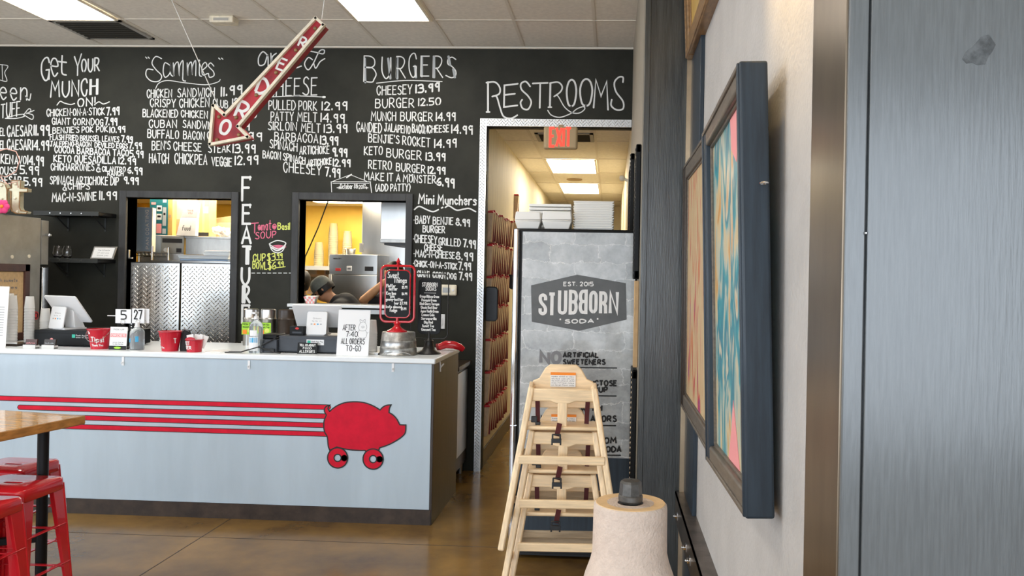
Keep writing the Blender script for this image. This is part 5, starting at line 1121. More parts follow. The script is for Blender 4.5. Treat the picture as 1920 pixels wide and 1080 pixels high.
a2 = onZ(115, 862, .655); dup(s1, (a2.x-.158, a2.y-.150, 0), R(0), 'red metal stool farthest back, against the table post')
a3 = onZ(60, 928, .655); dup(s1, (a3.x-.158, a3.y-.195, 0), R(0), 'red metal stool nearest the viewer, cut by the left edge')
# ================================================================== left: steel fridge, marquee letters, shelves
FXL = -4.665
t = thing('steel_fridge', 'tall dull steel fridge at the left edge behind the counter', 'fridge', (FXL, 6.62, 0))
BX(-.80, 0, -.78, 0, .06, 2.10).build('cabinet', 'fridge_steel', t, bevel=.006)
BX(-.80, -.004, .012, .10, 1.72, 2.085).build('top_panel', 'fridge_steel', t, bevel=.004); BX(-.80, -.02, .0, .02, .10, 2.07).build('gasket', 'black_plastic', t, smooth=0)
BX(-.80, -.002, .03, .105, .10, 1.70).build('door', 'chrome', t, bevel=.006)
MB().cone((-.01, .06, 1.97), (.028, .06, 1.965), .010, .014, 12).ell((.03, .06, 1.964), (.014, .016, .016), 12, 8).build('lock_knob', 'chrome', t)
for y in (-.70, -.08): MB().cone((-.1, y, 0), (-.1, y, .06), .03, .03, 10).cone((-.7, y, 0), (-.7, y, .06), .03, .03, 10).build('foot', 'black_plastic', t)
for y_, z_ in ((-.33, 1.775), (-.14, 1.785)): MB().cone((0, y_, z_), (.006, y_, z_), .014, .014, 12).build('magnet', 'arrow_cream', t)
MB().lathe([(.001, 0), (.034, 0), (.034, .003), (.001, .003)], 24, (.001, -.05, 1.305), Matrix.Rotation(R(90), 4, 'Y')).build('red_sticker', 'label_red', t)
MB().tube([(.0045, -.05+.021*math.cos(a_), 1.305+.021*math.sin(a_)) for a_ in [math.pi*2*k/20 for k in range(20)]], .004, 6, True).build('sticker_ring', 'line_black', t)
BX(0, .003, -.10, -.03, 1.03, 1.09).build('tape_note', 'arrow_cream', t, smooth=0)
t = thing('framed_notice', 'dark wood framed notice hung on the side of the steel fridge', 'picture frame', (FXL+.002, 6.21, 1.42))
MB().box(0, .022, -.26, -.20, -.30, .30).box(0, .022, .20, .26, -.30, .30).box(0, .022, -.26, .26, .24, .30).box(0, .022, -.26, .26, -.30, -.24).build('frame', 'wood_dark', t, bevel=.005)
BX(0, .008, -.20, .20, -.24, .24).build('paper', 'kraft_end', t, smooth=0)
lt = MB()
for k in range(7): write(lt, ('fresh sweets', 'and pies', 'every day', 'ask us', 'about our', 'cakes', 'to go')[k], (.009, -.15, .16-k*.055), (.009, .13, .16-k*.055), .026, .004, (0, 0, 1), (1, 0, 0))
lt.build('handwriting', 'ink_grey', t, smooth=0)
def marquee(name, label, polys, y, x0, pxs, bulbs):
    t = thing(name, label, 'letter sign', (0, y, 0)); 
    for P_ in polys:
        pl = plan(P_, y); MB().prism(pl, (0, 0, 0), (1, 0, 0), (0, 0, 1), (0, .045, 0)).build('letter_face', 'marquee', t, bevel=.004)
        rm = MB(); rm.tube([(p[0], -.004, p[1]) for p in pl], .0048, 6, True); rm.build('letter_rim', 'wood_gilt', t)
    b = MB()
    for px, py in bulbs: v = onY(px, py, y); b.ell((v.x, -.006, v.z), (.010, .010, .010), 10, 6)
    b.build('bulbs', 'arrow_cream', t)
    return t
z6 = lambda pts: [(a/6., 320+b/6.) for a, b in pts]
marquee('marquee_letter', 'cream marquee letter t standing on top of the steel fridge', [z6([(130, 118), (238, 118), (228, 205), (315, 208), (312, 248), (226, 246), (222, 420), (240, 458), (312, 468), (300, 492), (190, 490), (138, 465), (124, 415), (126, 240), (95, 236), (97, 208), (128, 204)])], 6.2, 0, 0, z6([(178, 160), (172, 320), (200, 470)]))
marquee('marquee_letter', 'cream rounded marquee letter cut by the left edge, beside the letter t', [z6([(-160, 150), (-40, 128), (20, 128), (60, 150), (82, 210), (84, 400), (62, 452), (20, 475), (-60, 478), (-160, 460)])], 6.2, 0, 0, z6([(20, 170), (22, 320)]))
for o_ in list(bpy.data.objects):
    if o_.name.startswith('marquee_letter') and o_.type == 'EMPTY':
        zmin = min((v_.co.z for c_ in o_.children for v_ in c_.data.vertices)); o_.location.z = 2.102-zmin
v = onY(4, 388, 6.13)
t = thing('paper_flower', 'pink paper flower at the foot of the marquee letters', 'flower', (v.x+.012, 6.12, 2.10))
for i in range(6): MB().ell((.030*math.cos(i*1.05), .0, .052+.030*math.sin(i*1.05)), (.026, .014, .026), 10, 6).build('petal', 'pink_paper', t)
MB().ell((0, -.010, .052), (.014, .012, .014), 10, 6).build('centre', 'label_orange', t)
lp_ = [onY(a_, b_, 6.16) for a_, b_ in ((-8, 285), (12, 279), (30, 284), (37, 300), (30, 322), (10, 332), (-6, 325))]
tag(MB().tube(lp_+[onY(14, 345, 6.18), onY(32, 340, 6.18), onY(34, 352, 6.2)], .0035, 6).build('looped_cord', 'cable_pink'), 'thin pinkish cord looping above the marquee letters', 'cord')
def shelf(label, z, x0, x1):
    t = thing('wall_shelf', label, 'shelf', ((x0+x1)/2, YB, z)); w_ = (x1-x0)/2
    BX(-w_, w_, -.26, 0, -.016, .016).build('board', 'black_satin', t, bevel=.003)
    BX(-w_, w_, -.264, -.26, -.020, .018).build('front_edge', 'shelf_edge', t, bevel=.001)
    for k in range(4): MB().cone((-w_+.15+k*(2*w_-.3)/3, -.264, 0), (-w_+.15+k*(2*w_-.3)/3, -.268, 0), .006, .005, 8).build('screw', 'steel', t)
    for x in (-w_+.14, w_-.10): MB().box(x-.008, x+.008, -.20, 0, -.022, -.016).box(x-.008, x+.008, -.006, 0, -.14, -.016).bar((x, -.17, -.02), (x, -.004, -.12), .010, .006).build('bracket', 'shelf_edge', t)
shelf('upper black wall shelf left of the swing doors, standing empty', onY(140, 396, 6.98).z-.02, -4.98, -4.40)
shelf('lower black wall shelf holding the stemless glasses', onY(140, 484, 6.98).z-.02, -4.98, -4.40)
zsh = onY(140, 484, 6.98).z-.004
for i, px in enumerate((108, 126)):
    x = onY(px, 475, 7.02).x
    if i == 0: gl = MB().lathe([(.001, 0), (.024, 0), (.036, .018), (.042, .045), (.038, .080), (.030, .108), (.0285, .108), (.036, .080), (.0395, .045), (.033, .020), (.020, .010), (.001, .010)], 28, cap=False).build('stemless_glass', 'glass'); o = gl
    else: o = gl.copy(); COL.objects.link(o)
    o.location = (x, 7.02, zsh); tag(o, 'stemless wine glass on the lower shelf, %s'%('nearer the steel fridge' if i == 0 else 'nearer the framed certificate'), 'glass', 'stemless glasses')
x0, x1 = onY(170, 480, 7.04).x, onY(213, 480, 7.04).x
t = thing('framed_certificate', 'small framed certificate propped on the lower wall shelf', 'picture frame', ((x0+x1)/2, 7.03, zsh)); w_ = (x1-x0)/2; U_, V_ = Vector((1, 0, 0)), Vector((.10, .32, .95)).normalized()
MB().prism([(-w_, 0), (w_, 0), (w_, .118), (-w_, .118)], (0, 0, 0), U_, V_, (0, .012, 0)).build('frame', 'steel_dark', t, bevel=.002)
MB().prism([(-w_+.012, .012), (w_-.012, .012), (w_-.012, .106), (-w_+.012, .106)], (0, -.001, 0), U_, V_, (0, -.001, 0)).build('paper', 'paper', t, smooth=0)
lt = MB()
for k in range(3): write(lt, ('Certificate', 'of service', 'thank you')[k], Vector((-.05, -.002, 0))+V_*(.078-k*.024), Vector((.05, -.002, 0))+V_*(.078-k*.024), .010, .0018, V_, (0, -1, .3))
lt.build('lettering', 'ink_grey', t, smooth=0)
# ================================================================== kitchen seen through the two openings
def kbox(name, label, cat, px0, px1, py0, py1, y, d, m, rz=0, **k):
    a, b = onY(px0, py1, y), onY(px1, py0, y); t = thing(name, label, cat, ((a.x+b.x)/2, y, a.z), R(rz)); w_ = (b.x-a.x)/2; h = b.z-a.z
    BX(-w_, w_, 0, d, 0, h).build('carton', m, t, bevel=.003); return t, w_, h
def tapeline(t, w_, h, m='cardboard'): BX(-.012, .012, -.0012, 0, 0, h).build('tape', m, t, smooth=0)
# holding cabinet with control panel, body running away
v = onY(302, 475, 8.3)
t = thing('holding_cabinet', 'stainless kitchen cabinet with a dark control panel under the cartons', 'oven', (v.x, 8.3, 0), R(17))
zt = onY(302, 441, 8.3).z; zb_ = onY(302, 475, 8.3).z
BX(-.20, .215, 0, 1.7, .9, zt).build('body', 'steel_dark', t, bevel=.004); BX(.0, .215, -.012, 0, zb_, zt-.006).build('control_panel', 'fridge_steel', t, bevel=.003); cpn = t.children[-1]
BX(.012, .20, -.014, -.012, zt-.075, zt-.032).build('display', 'line_black', cpn); BX(.145, .195, -.015, -.012, zb_+.012, zb_+.055).build('switch', 'line_black', cpn)
MB().cone((.05, -.012, zb_+.035), (.05, -.03, zb_+.035), .024, .022, 16).build('knob', 'steel', cpn)
BX(.22, .226, .30, 1.6, zb_+.02, zt-.03).build('side_panel', 'steel', t, bevel=.002); MB().prism([(.21, .02), (.86, -.02), (1.05, .62), (.21, .90)], (0, 0, zt-.022), (1, 0, 0), (0, 1, 0), (0, 0, .022)).build('side_shelf', 'steel_dark', t, bevel=.002); MB().prism([(.225, .0), (.93, -.04), (.93, -.03), (.225, .01)], (0, .03, zt-.19), (1, 0, 0), (0, 1, 0), (0, 0, .17)).build('shelf_apron', 'steel_dark', t, bevel=.002)
for sx in (-.18, .2):
    for sy in (.05, 1.6): BX(sx-.02, sx+.02, sy-.02, sy+.02, 0, .9).build('leg', 'steel_dark', t)
def on_cab(name, label, cat, px0, px1, ytop, y, d, m, rz=0):
    a, b = onY(px0, 440, y), onY(px1, ytop, y); w_ = (b.x-a.x)/2
    t = thing(name, label, cat, ((a.x+b.x)/2, y, zt+.001), R(rz)); h = b.z-zt
    BX(-w_, w_, 0, d, 0, h).build('carton', m, t, bevel=.003); return t, w_, h
t, w_, h = on_cab('carton', 'dark teal appliance carton with product pictures, second from the left', 'box', 281, 314, 368, 8.42, .25, 'teal_box', 8)
for i, (x0, x1, z0, z1, c) in enumerate(((-.02, .03, .62, .76, 'paper'), (-.02, .03, .40, .55, 'paper'), (-.02, .03, .06, .30, 'label_lightred'), (.04, .075, .25, .72, 'chalk_grey'), (-.075, -.03, .78, .84, 'label_lightred'), (.04, .075, .05, .18, 'chalk_grey'), (.04, .075, .84, .98, 'paper'))):
    BX(x0, x1, -.0015, 0, z0*h, z1*h).build('printed_picture', c, t, smooth=0)
for x0, x1, z0, z1 in ((-.012, .022, .46, .51), (-.012, .022, .66, .72), (.048, .068, .52, .58)): BX(x0, x1, -.0025, -.0015, z0*h, z1*h).build('printed_detail', 'line_black', t, smooth=0)
t, w_, h = on_cab('carton', 'narrow golden cardboard carton right of the teal carton', 'box', 314, 324, 374, 8.44, .30, 'cardboard_gold'); BX(-.012, .012, -.002, 0, h*.50, h*.58).build('print', 'cardboard', t)
t, w_, h = on_cab('carton', 'pale printed cardboard carton half behind the white paper bag', 'box', 325, 352, 372, 8.52, .30, 'kraft'); BX(-w_*.9, w_*.1, -.002, 0, .05*h, .45*h).build('printed_picture', 'cardboard', t, smooth=0)
t, w_, h = on_cab('carton', 'red carton mostly hidden behind the white paper bag', 'box', 345, 371, 376, 8.84, .20, 'label_lightred'); BX(-.04, .04, -.002, 0, h*.3, h*.4).build('print', 'paper', t)
t, w_, h = on_cab('carton', 'tall golden cardboard carton right of the white paper bag', 'box', 370, 393, 372, 8.62, .16, 'cardboard_gold'); tapeline(t, w_, h); BX(.0, .05, -.002, 0, h*.62, h*.78).build('label', 'paper', t); BX(-.06, .06, -.002, 0, h*.03, h*.12).build('print', 'ink_black', t)
v0, v1 = onY(331, 447, 8.36), onY(369, 380, 8.36); t = thing('paper_bag', 'white printed paper bag leaning on the cartons', 'bag', ((v0.x+v1.x)/2, 8.36, zt+.0)); hb = v1.z-zt; wb = (v1.x-v0.x)/2
MB().hexa([(-wb*.95, -.02, 0), (wb*.98, -.02, 0), (wb*.98, .05, 0), (-wb*.95, .05, 0)], [(-wb*.80, .03, hb*.55), (wb*.9, .03, hb*.55), (wb*.9, .075, hb*.55), (-wb*.8, .075, hb*.55)]).hexa([(-wb*.80, .03, hb*.55), (wb*.9, .03, hb*.55), (wb*.9, .075, hb*.55), (-wb*.8, .075, hb*.55)], [(-wb*.20, .05, hb), (wb*1.0, .05, hb), (wb*1.0, .08, hb), (-wb*.2, .08, hb)]).build('bag_body', 'paper', t, bevel=.004)
lt = MB(); write(lt, 'fuud', (-.035, -.016, hb*.16), (.045, -.012, hb*.16), .05, .006, (0, .25, .97), (0, -1, .25), base=.004); lt.build('lettering', 'ink_black', t, smooth=0)
lt = MB(); write(lt, 'THANK', (-.01, .035, hb*.74), (.055, .035, hb*.74), .016, .004, (0, .1, 1), (0, -1, .1), base=.008); write(lt, 'YOU', (.0, .035, hb*.66), (.045, .035, hb*.66), .016, .004, (0, .1, 1), (0, -1, .1), base=.010); lt.build('red_lettering', 'label_lightred', t, smooth=0)
v = onY(412, 456, 8.5)
t = thing('plastic_bag', 'crumpled clear plastic bag lying at the right end of the kitchen shelf', 'bag', (v.x, 8.55, zt+.0)); bm = bmesh.new(); bmesh.ops.create_icosphere(bm, subdivisions=3, radius=1)
for v_ in bm.verts: k_ = .82+.28*math.sin(v_.co.x*9+v_.co.y*5)*math.sin(v_.co.z*8+v_.co.x*4); v_.co = Vector((v_.co.x*.115*k_-.0, v_.co.y*.08*k_, max(-.0, .05+v_.co.z*.06*k_-v_.co.x*.04)))
me = bpy.data.meshes.new('film'); bm.to_mesh(me); bm.free(); me.materials.append(M('cup_clear')); o = bpy.data.objects.new('film', me); COL.objects.link(o); o.parent = t
v0, v1 = onY(403, 452, 8.9), onY(438, 409, 8.9); t = thing('carton', 'brown open carton at the right end, above the crumpled plastic bag', 'box', ((v0.x+v1.x)/2, 8.9, zt)); w_ = (v1.x-v0.x)/2
BX(-w_, w_, 0, .3, 0, v1.z-zt-.05).build('carton', 'cardboard', t, bevel=.004); MB().bar((-w_, .0, v1.z-zt-.05), (w_, .0, v1.z-zt-.02), .09, .004, (0, 1, .4)).build('flap', 'cardboard', t); BX(-.01, .06, -.002, 0, .07, .12).build('label', 'paper', t)
# blue box on a wire rack at left
a, b = onY(255, 471, 7.95), onY(273, 388, 7.95); zr = a.z
t = thing('wire_rack', 'chrome wire rack carrying the blue standing box', 'rack', ((a.x+b.x)/2, 8.1, 0)); 
for sx in (-.16, .145):
    for sy in (-.2, .1): MB().cone((sx, sy, 0), (sx, sy, zr+.05 if sx > 0 else zr+.02), .011, .011, 10).build('post', 'chrome', t)
wr = MB()
for k in range(9): wr.cone((-.16+k*.038, -.2, zr-.012), (-.16+k*.038, .1, zr-.012), .003, .003, 6)
for sy in (-.2, .1):
    for dz in (-.008, -.045): wr.cone((-.16, sy, zr+dz), (.145, sy, zr+dz), .004, .004, 6)
    for k in range(8): wr.cone((-.16+k*.038, sy, zr-.008), (-.14+k*.038, sy, zr-.045), .0025, .0025, 6)
wr.build('shelf_wires', 'chrome', t)
t = thing('carton', 'blue standing box with white side lettering, leftmost in the kitchen', 'box', ((a.x+b.x)/2, 8.0, zr), R(14)); w_ = (b.x-a.x)/2+.03; h = b.z-a.z
BX(-w_, w_, 0, .12, 0, h).build('carton', 'blue_box', t, bevel=.002); BX(w_, w_+.004, .0, .12, 0, h).build('cream_side', 'arrow_cream', t, smooth=0)
lt = MB(); write(lt, 'PAN COATING', (w_*.7, -.001, h*.06), (w_*.55, -.001, h*.94), .026, .005, (-1, 0, 0), (0, -1, 0)); lt.build('lettering', 'paper', t, smooth=0)
# prep counter with trays behind the swing doors
v = onY(390, 489, 7.75)
t = thing('prep_table', 'steel prep table just behind the swing doors', 'table', (v.x, 7.72, 0)); BX(-.5, .36, -.1, .36, v.z-.035, v.z-.004).build('top', 'steel', t, bevel=.003)
for sx in (-.46, .32):
    for sy in (-.06, .32): MB().cone((sx, sy, 0), (sx, sy, v.z-.03), .018, .018, 10).build('leg', 'steel_dark', t)
a, b = onY(344, 490, 7.70), onY(434, 484, 7.70)
t = thing('food_tray', 'blue edged tray underneath the white tray behind the doors', 'tray', ((a.x+b.x)/2, 7.72, v.z-.003)); BX(-(b.x-a.x)/2, (b.x-a.x)/2, -.09, .2, 0, .014).build('tray_body', 'blue_box', t, bevel=.004); BX(-(b.x-a.x)/2+.01, (b.x-a.x)/2-.01, -.08, .19, .014, .016).build('tray_floor', 'chalk_grey', t)
a2, b2 = onY(340, 486, 7.70), onY(436, 478, 7.70)
t = thing('food_tray', 'white shallow tray behind the swing doors with a folded towel on it', 'tray', ((a2.x+b2.x)/2, 7.72, v.z+.014)); W_ = (b2.x-a2.x)/2
MB().hexa([(-W_*.94, -.09, 0), (W_*.94, -.09, 0), (W_*.94, .19, 0), (-W_*.94, .19, 0)], [(-W_, -.10, .034), (W_, -.10, .034), (W_, .2, .034), (-W_, .2, .034)]).build('tray_body', 'laminate_white', t, bevel=.004); BX(-W_*1.02, W_*1.02, -.105, .205, .030, .036).build('rim', 'white_plastic', t, bevel=.002)
a3, b3 = onY(386, 478, 7.72), onY(436, 468, 7.72)
t = thing('folded_towel', 'thick folded white towel on the white tray', 'towel', ((a3.x+b3.x)/2, 7.74, v.z+.051))
for k in range(2): BX(-(b3.x-a3.x)/2+.01*k, (b3.x-a3.x)/2, -.08, .14, .022*k, .022*(k+1)).build('fold', 'laminate_white', t, bevel=.010, seg=3)
# cooking line in the pass-through
YO = 8.45
p0, p1 = onY(617, 514, YO), onY(708, 478, YO)
t = thing('conveyor_oven', 'stainless oven with control panel and mirrored door in the pass-through', 'oven', ((p0.x+p1.x)/2, YO, 0)); w_ = (p1.x-p0.x)/2
zo0, zo1 = p0.z, p1.z
BX(-w_, w_, .02, .75, .55, zo1).build('body', 'steel_dark', t, bevel=.004)
BX(-w_, w_, 0, .02, zo0, zo1-.002).build('control_panel', 'steel', t, bevel=.003); cpn = t.children[-1]
def sp(px, py): vv = onY(px, py, YO); return vv.x-(p0.x+p1.x)/2, vv.z
for nm, c, (x0, y0, x1, y1) in (('red_display', 'label_red', (629, 508, 639, 503)), ('timer', 'white_plastic', (650, 508, 660, 499)), ('dark_display', 'line_black', (684, 508, 700, 500))):
    A_, B_ = sp(x0, y0), sp(x1, y1); BX(A_[0], B_[0], -.006, 0, A_[1], B_[1]).build(nm, c, cpn, bevel=.002)
A_, B_ = sp(652, 505), sp(658, 502); BX(A_[0], B_[0], -.008, -.006, A_[1], B_[1]).build('timer_screen', 'ink_grey', cpn)
lt = MB(); A_ = sp(625, 486); B_ = sp(640, 486); write(lt, 'MIDDLEBY', (A_[0], -.001, A_[1]), (B_[0], -.001, B_[1]), .012, .003, (0, 0, 1), (0, -1, 0)); lt.build('nameplate', 'ink_black', cpn, smooth=0)
BX(-w_, -w_+.03, -.012, .02, .9, zo0-.004).build('door_frame', 'paper', t, bevel=.002)
BX(-w_+.045, w_, -.004, .02, .9, zo0-.006).build('mirror_door', 'steel', t, bevel=.003)
for sx in (-w_+.04, w_-.04):
    for sy in (.08, .7): BX(sx-.025, sx+.025, sy-.025, sy+.025, 0, .55).build('leg', 'steel_dark', t)
v = onY(654, 474, YO+.15); t = thing('steel_insert_pan', 'small steel pan on top of the mirrored oven', 'pan', (v.x, YO+.2, zo1)); MB().lathe([(.001, 0), (.045, 0), (.055, .055), (.06, .06), (.052, .058), (.042, .006), (.001, .006)], 20, cap=False).build('pan_body', 'steel', t); MB().lathe([(.058, .058), (.062, .062), (.058, .064)], 20, cap=False).build('rim', 'chrome', t)
A_, B_ = onY(678, 470, 8.9), onY(745, 380, 8.9)
t = thing('steel_wall_panel', 'tall brushed steel splash panel behind the oven', 'panel', ((A_.x+B_.x)/2, 8.9, 0)); BX(-(B_.x-A_.x)/2, (B_.x-A_.x)/2+.6, 0, .06, .0, 2.555).build('sheet', 'steel', t, bevel=.003); BX(-(B_.x-A_.x)/2-.02, -(B_.x-A_.x)/2+.02, -.02, 0, 1.93, 2.03).build('latch', 'steel_dark', t, bevel=.003)
A_, B_ = onY(713, 455, 7.95), onY(775, 370, 7.95)
t = thing('exhaust_hood', 'big stainless exhaust hood corner at the right of the pass-through', 'hood', (A_.x, 7.95, A_.z)); hh = 2.555-A_.z
BX(0, .55, 0, .8, .03, hh).build('hood_body', 'steel', t, bevel=.004); BX(0, .55, -.01, .82, 0, .035).build('lip', 'steel_dark', t, bevel=.003); BX(.03, .52, .03, .77, -.02, .0).build('filter_opening', 'black_plastic', t)
# back wall bits
A_, B_ = onY(578, 503, 10.3), onY(617, 495, 10.3)
t = thing('wall_shelf', 'pale shelf on the yellow kitchen wall holding clear cups', 'shelf', ((A_.x+B_.x)/2, 10.5, A_.z)); w_ = (B_.x-A_.x)/2+.25; BX(-w_, w_, -.35, 0, 0, .025).build('board', 'laminate_white', t, bevel=.003); BX(-w_, w_, -.355, -.35, -.02, .03).build('front_edge', 'chalk_grey', t)
for x_ in (-w_+.06, w_-.06): BX(x_-.012, x_+.012, -.25, 0, -.12, 0).build('bracket', 'steel_dark', t)
cx0 = (A_.x+B_.x)/2; zs_ = A_.z+.026
for x_, n_c, lab in ((.18, 17, 'clear cup in the tall stack on the kitchen shelf'), (.36, 13, 'clear cup in the right stack on the kitchen shelf'), (0., 7, 'clear cup in the low stack on the kitchen shelf')):
    cups(cx0+x_, 10.30, n_c, zs_, lab, 'nested cups on the kitchen shelf', False, 'cup_amber', sc_=1.3, step=.024)
v = onY(600, 522, 10.49); t = thing('posted_sheet', 'cluster of printed sheets posted on the yellow wall behind the cap', 'paper', (v.x, 10.5, v.z)); BX(-.17, .17, -.004, 0, -.20, .16).build('sheet', 'kraft', t, smooth=0)
for i in range(3):
    for k in range(3): BX(-.15+i*.11, -.06+i*.11, -.006, -.004, -.17+k*.11, -.09+k*.11).build('printed_picture', ('cardboard', 'ink_grey', 'chalk_grey')[(i+k) % 3], t, smooth=0)
p_a, p_b = onY(617, 372, 7.6), onY(572, 482, 7.6)
tag(MB().tube([p_a+Vector((.09, 0, .215)), p_a, (p_a+p_b)/2+Vector((.01, 0, .0)), p_b, p_b+Vector((-.03, .02, -.5))], .006, 8).build('hanging_cable', 'cable_black'), 'dark cable slanting across the pass-through opening', 'cable')
v = onY(583, 566, 7.24)
t = thing('food_boat', 'pink checked paper food boat on the pass-through sill', 'food tray', (v.x, 7.25, 1.426))
MB().hexa([(-.035, -.028, 0), (.035, -.028, 0), (.035, .028, 0), (-.035, .028, 0)], [(-.055, -.045, .058), (.052, -.045, .062), (.052, .045, .068), (-.055, .045, .068)]).build('boat', 'paper', t, bevel=.002)
ck = MB()
for i in range(5):
    for k in range(3):
        if (i+k) % 2 == 0:
            f0, f1 = k/3, (k+1)/3; xx = lambda f, u: (-.035-.020*f)+(.070+.037*f)*u
            ck.add([(xx(f0, i/5), -.0285-.017*f0, .06*f0), (xx(f0, (i+1)/5), -.0285-.017*f0, .06*f0), (xx(f1, (i+1)/5), -.0285-.017*f1, .06*f1), (xx(f1, i/5), -.0285-.017*f1, .06*f1)], [(0, 1, 2, 3)])
ck.build('red_checks', 'label_lightred', t, smooth=0)
# ------------------------------------------------------------------ the three cooks
def limb(mb, pts, rad, n=12):
    for (a, b), (r0, r1) in zip(zip(pts, pts[1:]), zip(rad, rad[1:])):
        mb.cone(a, b, r0, r1, n)
        mb.ell(a, (r0, r0, r0), n, 8); mb.ell(b, (r1, r1, r1), n, 8)
    return mb
def fuse(o, vox=.012, it=4):
    r_ = o.modifiers.new('one_surface', 'REMESH'); r_.mode = 'VOXEL'; r_.voxel_size = vox; r_.use_smooth_shade = True
    s_ = o.modifiers.new('soften', 'SMOOTH'); s_.factor = .5; s_.iterations = it
    return o
def hand(mb, w0, d, side):
    d = Vector(d).normalized(); s_ = Vector(side).normalized(); n_ = d.cross(s_)
    p = Vector(w0); k = p+d*.085
    mb.hexa([p-s_*.026-n_*.012, p+s_*.026-n_*.012, p+s_*.026+n_*.012, p-s_*.026+n_*.012], [k-s_*.040-n_*.011, k+s_*.040-n_*.011, k+s_*.040+n_*.011, k-s_*.040+n_*.011])
    for i, l_ in enumerate((.066, .076, .072, .056)):
        b_ = k+s_*(-.031+i*.0207); limb(mb, [b_, b_+d*l_*.5+n_*.006, b_+d*l_*.85+n_*.026], [.0095, .0088, .0078], 8)
    b_ = p+d*.03-s_*.03; limb(mb, [b_, b_-s_*.026+d*.028, b_-s_*.034+d*.058+n_*.010], [.0115, .0105, .009], 8)
def head(mb, c, f, up):
    """skull, jaw, nose, ears, brow and lips around centre c, looking along f"""
    c = Vector(c); f = Vector(f).normalized(); up = Vector(up); up = (up-f*up.dot(f)).normalized(); s_ = f.cross(up)
    Mx = Matrix((s_, f, up)).transposed().to_4x4()
    mb.ell(c+up*.02, (.074, .095, .092), 18, 12, Mx); mb.ell(c+f*.025-up*.055, (.056, .068, .058), 16, 10, Mx)
    mb.ell(c+f*.098-up*.018, (.014, .018, .024), 10, 6, Mx); mb.ell(c+f*.088-up*.055, (.025, .012, .010), 10, 6, Mx); mb.ell(c+f*.084+up*.012, (.05, .014, .012), 10, 6, Mx)
    for k in (-1, 1): mb.ell(c+s_*k*.076-f*.008-up*.015, (.012, .020, .032), 10, 8, Mx)
    return s_, f, up, Mx
def eyes(t, c, s_, f, up):
    for k in (-1, 1): MB().ell(Vector(c)+s_*k*.031+f*.081-up*.001, (.011, .011, .011), 10, 8).build('eye', 'hair_dark', t)
# 1: bending cook in a grey cap, back to the right
HC = onY(606, 541, 7.74); sh = onY(643, 562, 8.0)
t = thing('person', 'person in a grey cap and black shirt bending over behind the pass-through', 'person', (0, 0, 0))
hc_ = Vector((HC.x, 7.74, HC.z-.005)); nk = Vector((HC.x+.085, 7.76, HC.z-.105)); up_ = Vector((HC.x+.20, 7.78, HC.z-.155)); hip = Vector((HC.x+.42, 7.80, .98))
bd = MB(); s_, f_, u_, Mx = head(bd, hc_, (-.72, -.10, -.62), (-.30, 0, .8))
limb(bd, [hc_+Vector((.02, 0, -.04)), nk, up_], [.058, .056, .075]); limb(bd, [up_, (up_+hip)/2+Vector((.04, 0, .03)), hip], [.098, .106, .112], 16)
for k in (-1, 1):
    sh_ = up_+Vector((-.01, k*.16, -.02)); el = sh_+Vector((-.10, k*.04, -.26)); wr_ = el+Vector((-.20, -k*.06, -.10))
    limb(bd, [up_, sh_, el, wr_], [.08, .062, .046, .032]); hand(bd, wr_, (-.9, 0, -.3), (0, k, 0))
    kn = Vector((hip.x+.02, hip.y+k*.10, .52)); an = Vector((hip.x+.06, hip.y+k*.11, .08)); limb(bd, [hip+Vector((0, k*.08, -.02)), kn, an, an+Vector((-.16, 0, -.03))], [.10, .066, .042, .036])
fuse(bd.build('body', 'skin', t)); eyes(t, hc_, s_, f_, u_)
shirt = MB(); limb(shirt, [nk+Vector((.035, 0, -.02)), up_], [.072, .098]); limb(shirt, [up_, (up_+hip)/2+Vector((.04, 0, .03)), hip], [.122, .132, .140], 16)
for k in (-1, 1): sh_ = up_+Vector((-.01, k*.16, -.02)); el = sh_+Vector((-.10, k*.04, -.26)); limb(shirt, [up_, sh_, sh_.lerp(el, .62)], [.095, .078, .066])
fuse(shirt.build('shirt', 'shirt_black', t))
pn = MB()
for k in (-1, 1): kn = Vector((hip.x+.02, hip.y+k*.10, .52)); an = Vector((hip.x+.06, hip.y+k*.11, .10)); limb(pn, [hip+Vector((0, k*.07, -.02)), kn, an], [.122, .082, .062])
fuse(pn.build('trousers', 'shirt_black', t), .016)
for k in (-1, 1): MB().ell((hip.x-.0, hip.y+k*.11, .045), (.13, .048, .045), 14, 8).build('shoe', 'black_satin', t)
cp_ = MB().lathe([(.098, -.012), (.101, .010), (.098, .04), (.082, .075), (.05, .098), (.001, .106)], 24, hc_+u_*.022-f_*.004, Mx, cap=False); cpo = cp_.build('cap', 'cap_grey', t)
MB().prism([(-.07, 0), (-.06, .05), (-.03, .075), (.03, .075), (.06, .05), (.07, 0)], hc_+u_*.018+f_*.085, s_, f_, -u_*.006).build('brim', 'cap_grey', cpo, bevel=.002)
MB().lathe([(.088, -.055), (.094, -.03), (.096, .0), (.090, .02)], 20, hc_-f_*.018+u_*.01, Mx @ Matrix.Diagonal((.90, .98, 1, 1)), cap=False).build('hair', 'hair_dark', t)
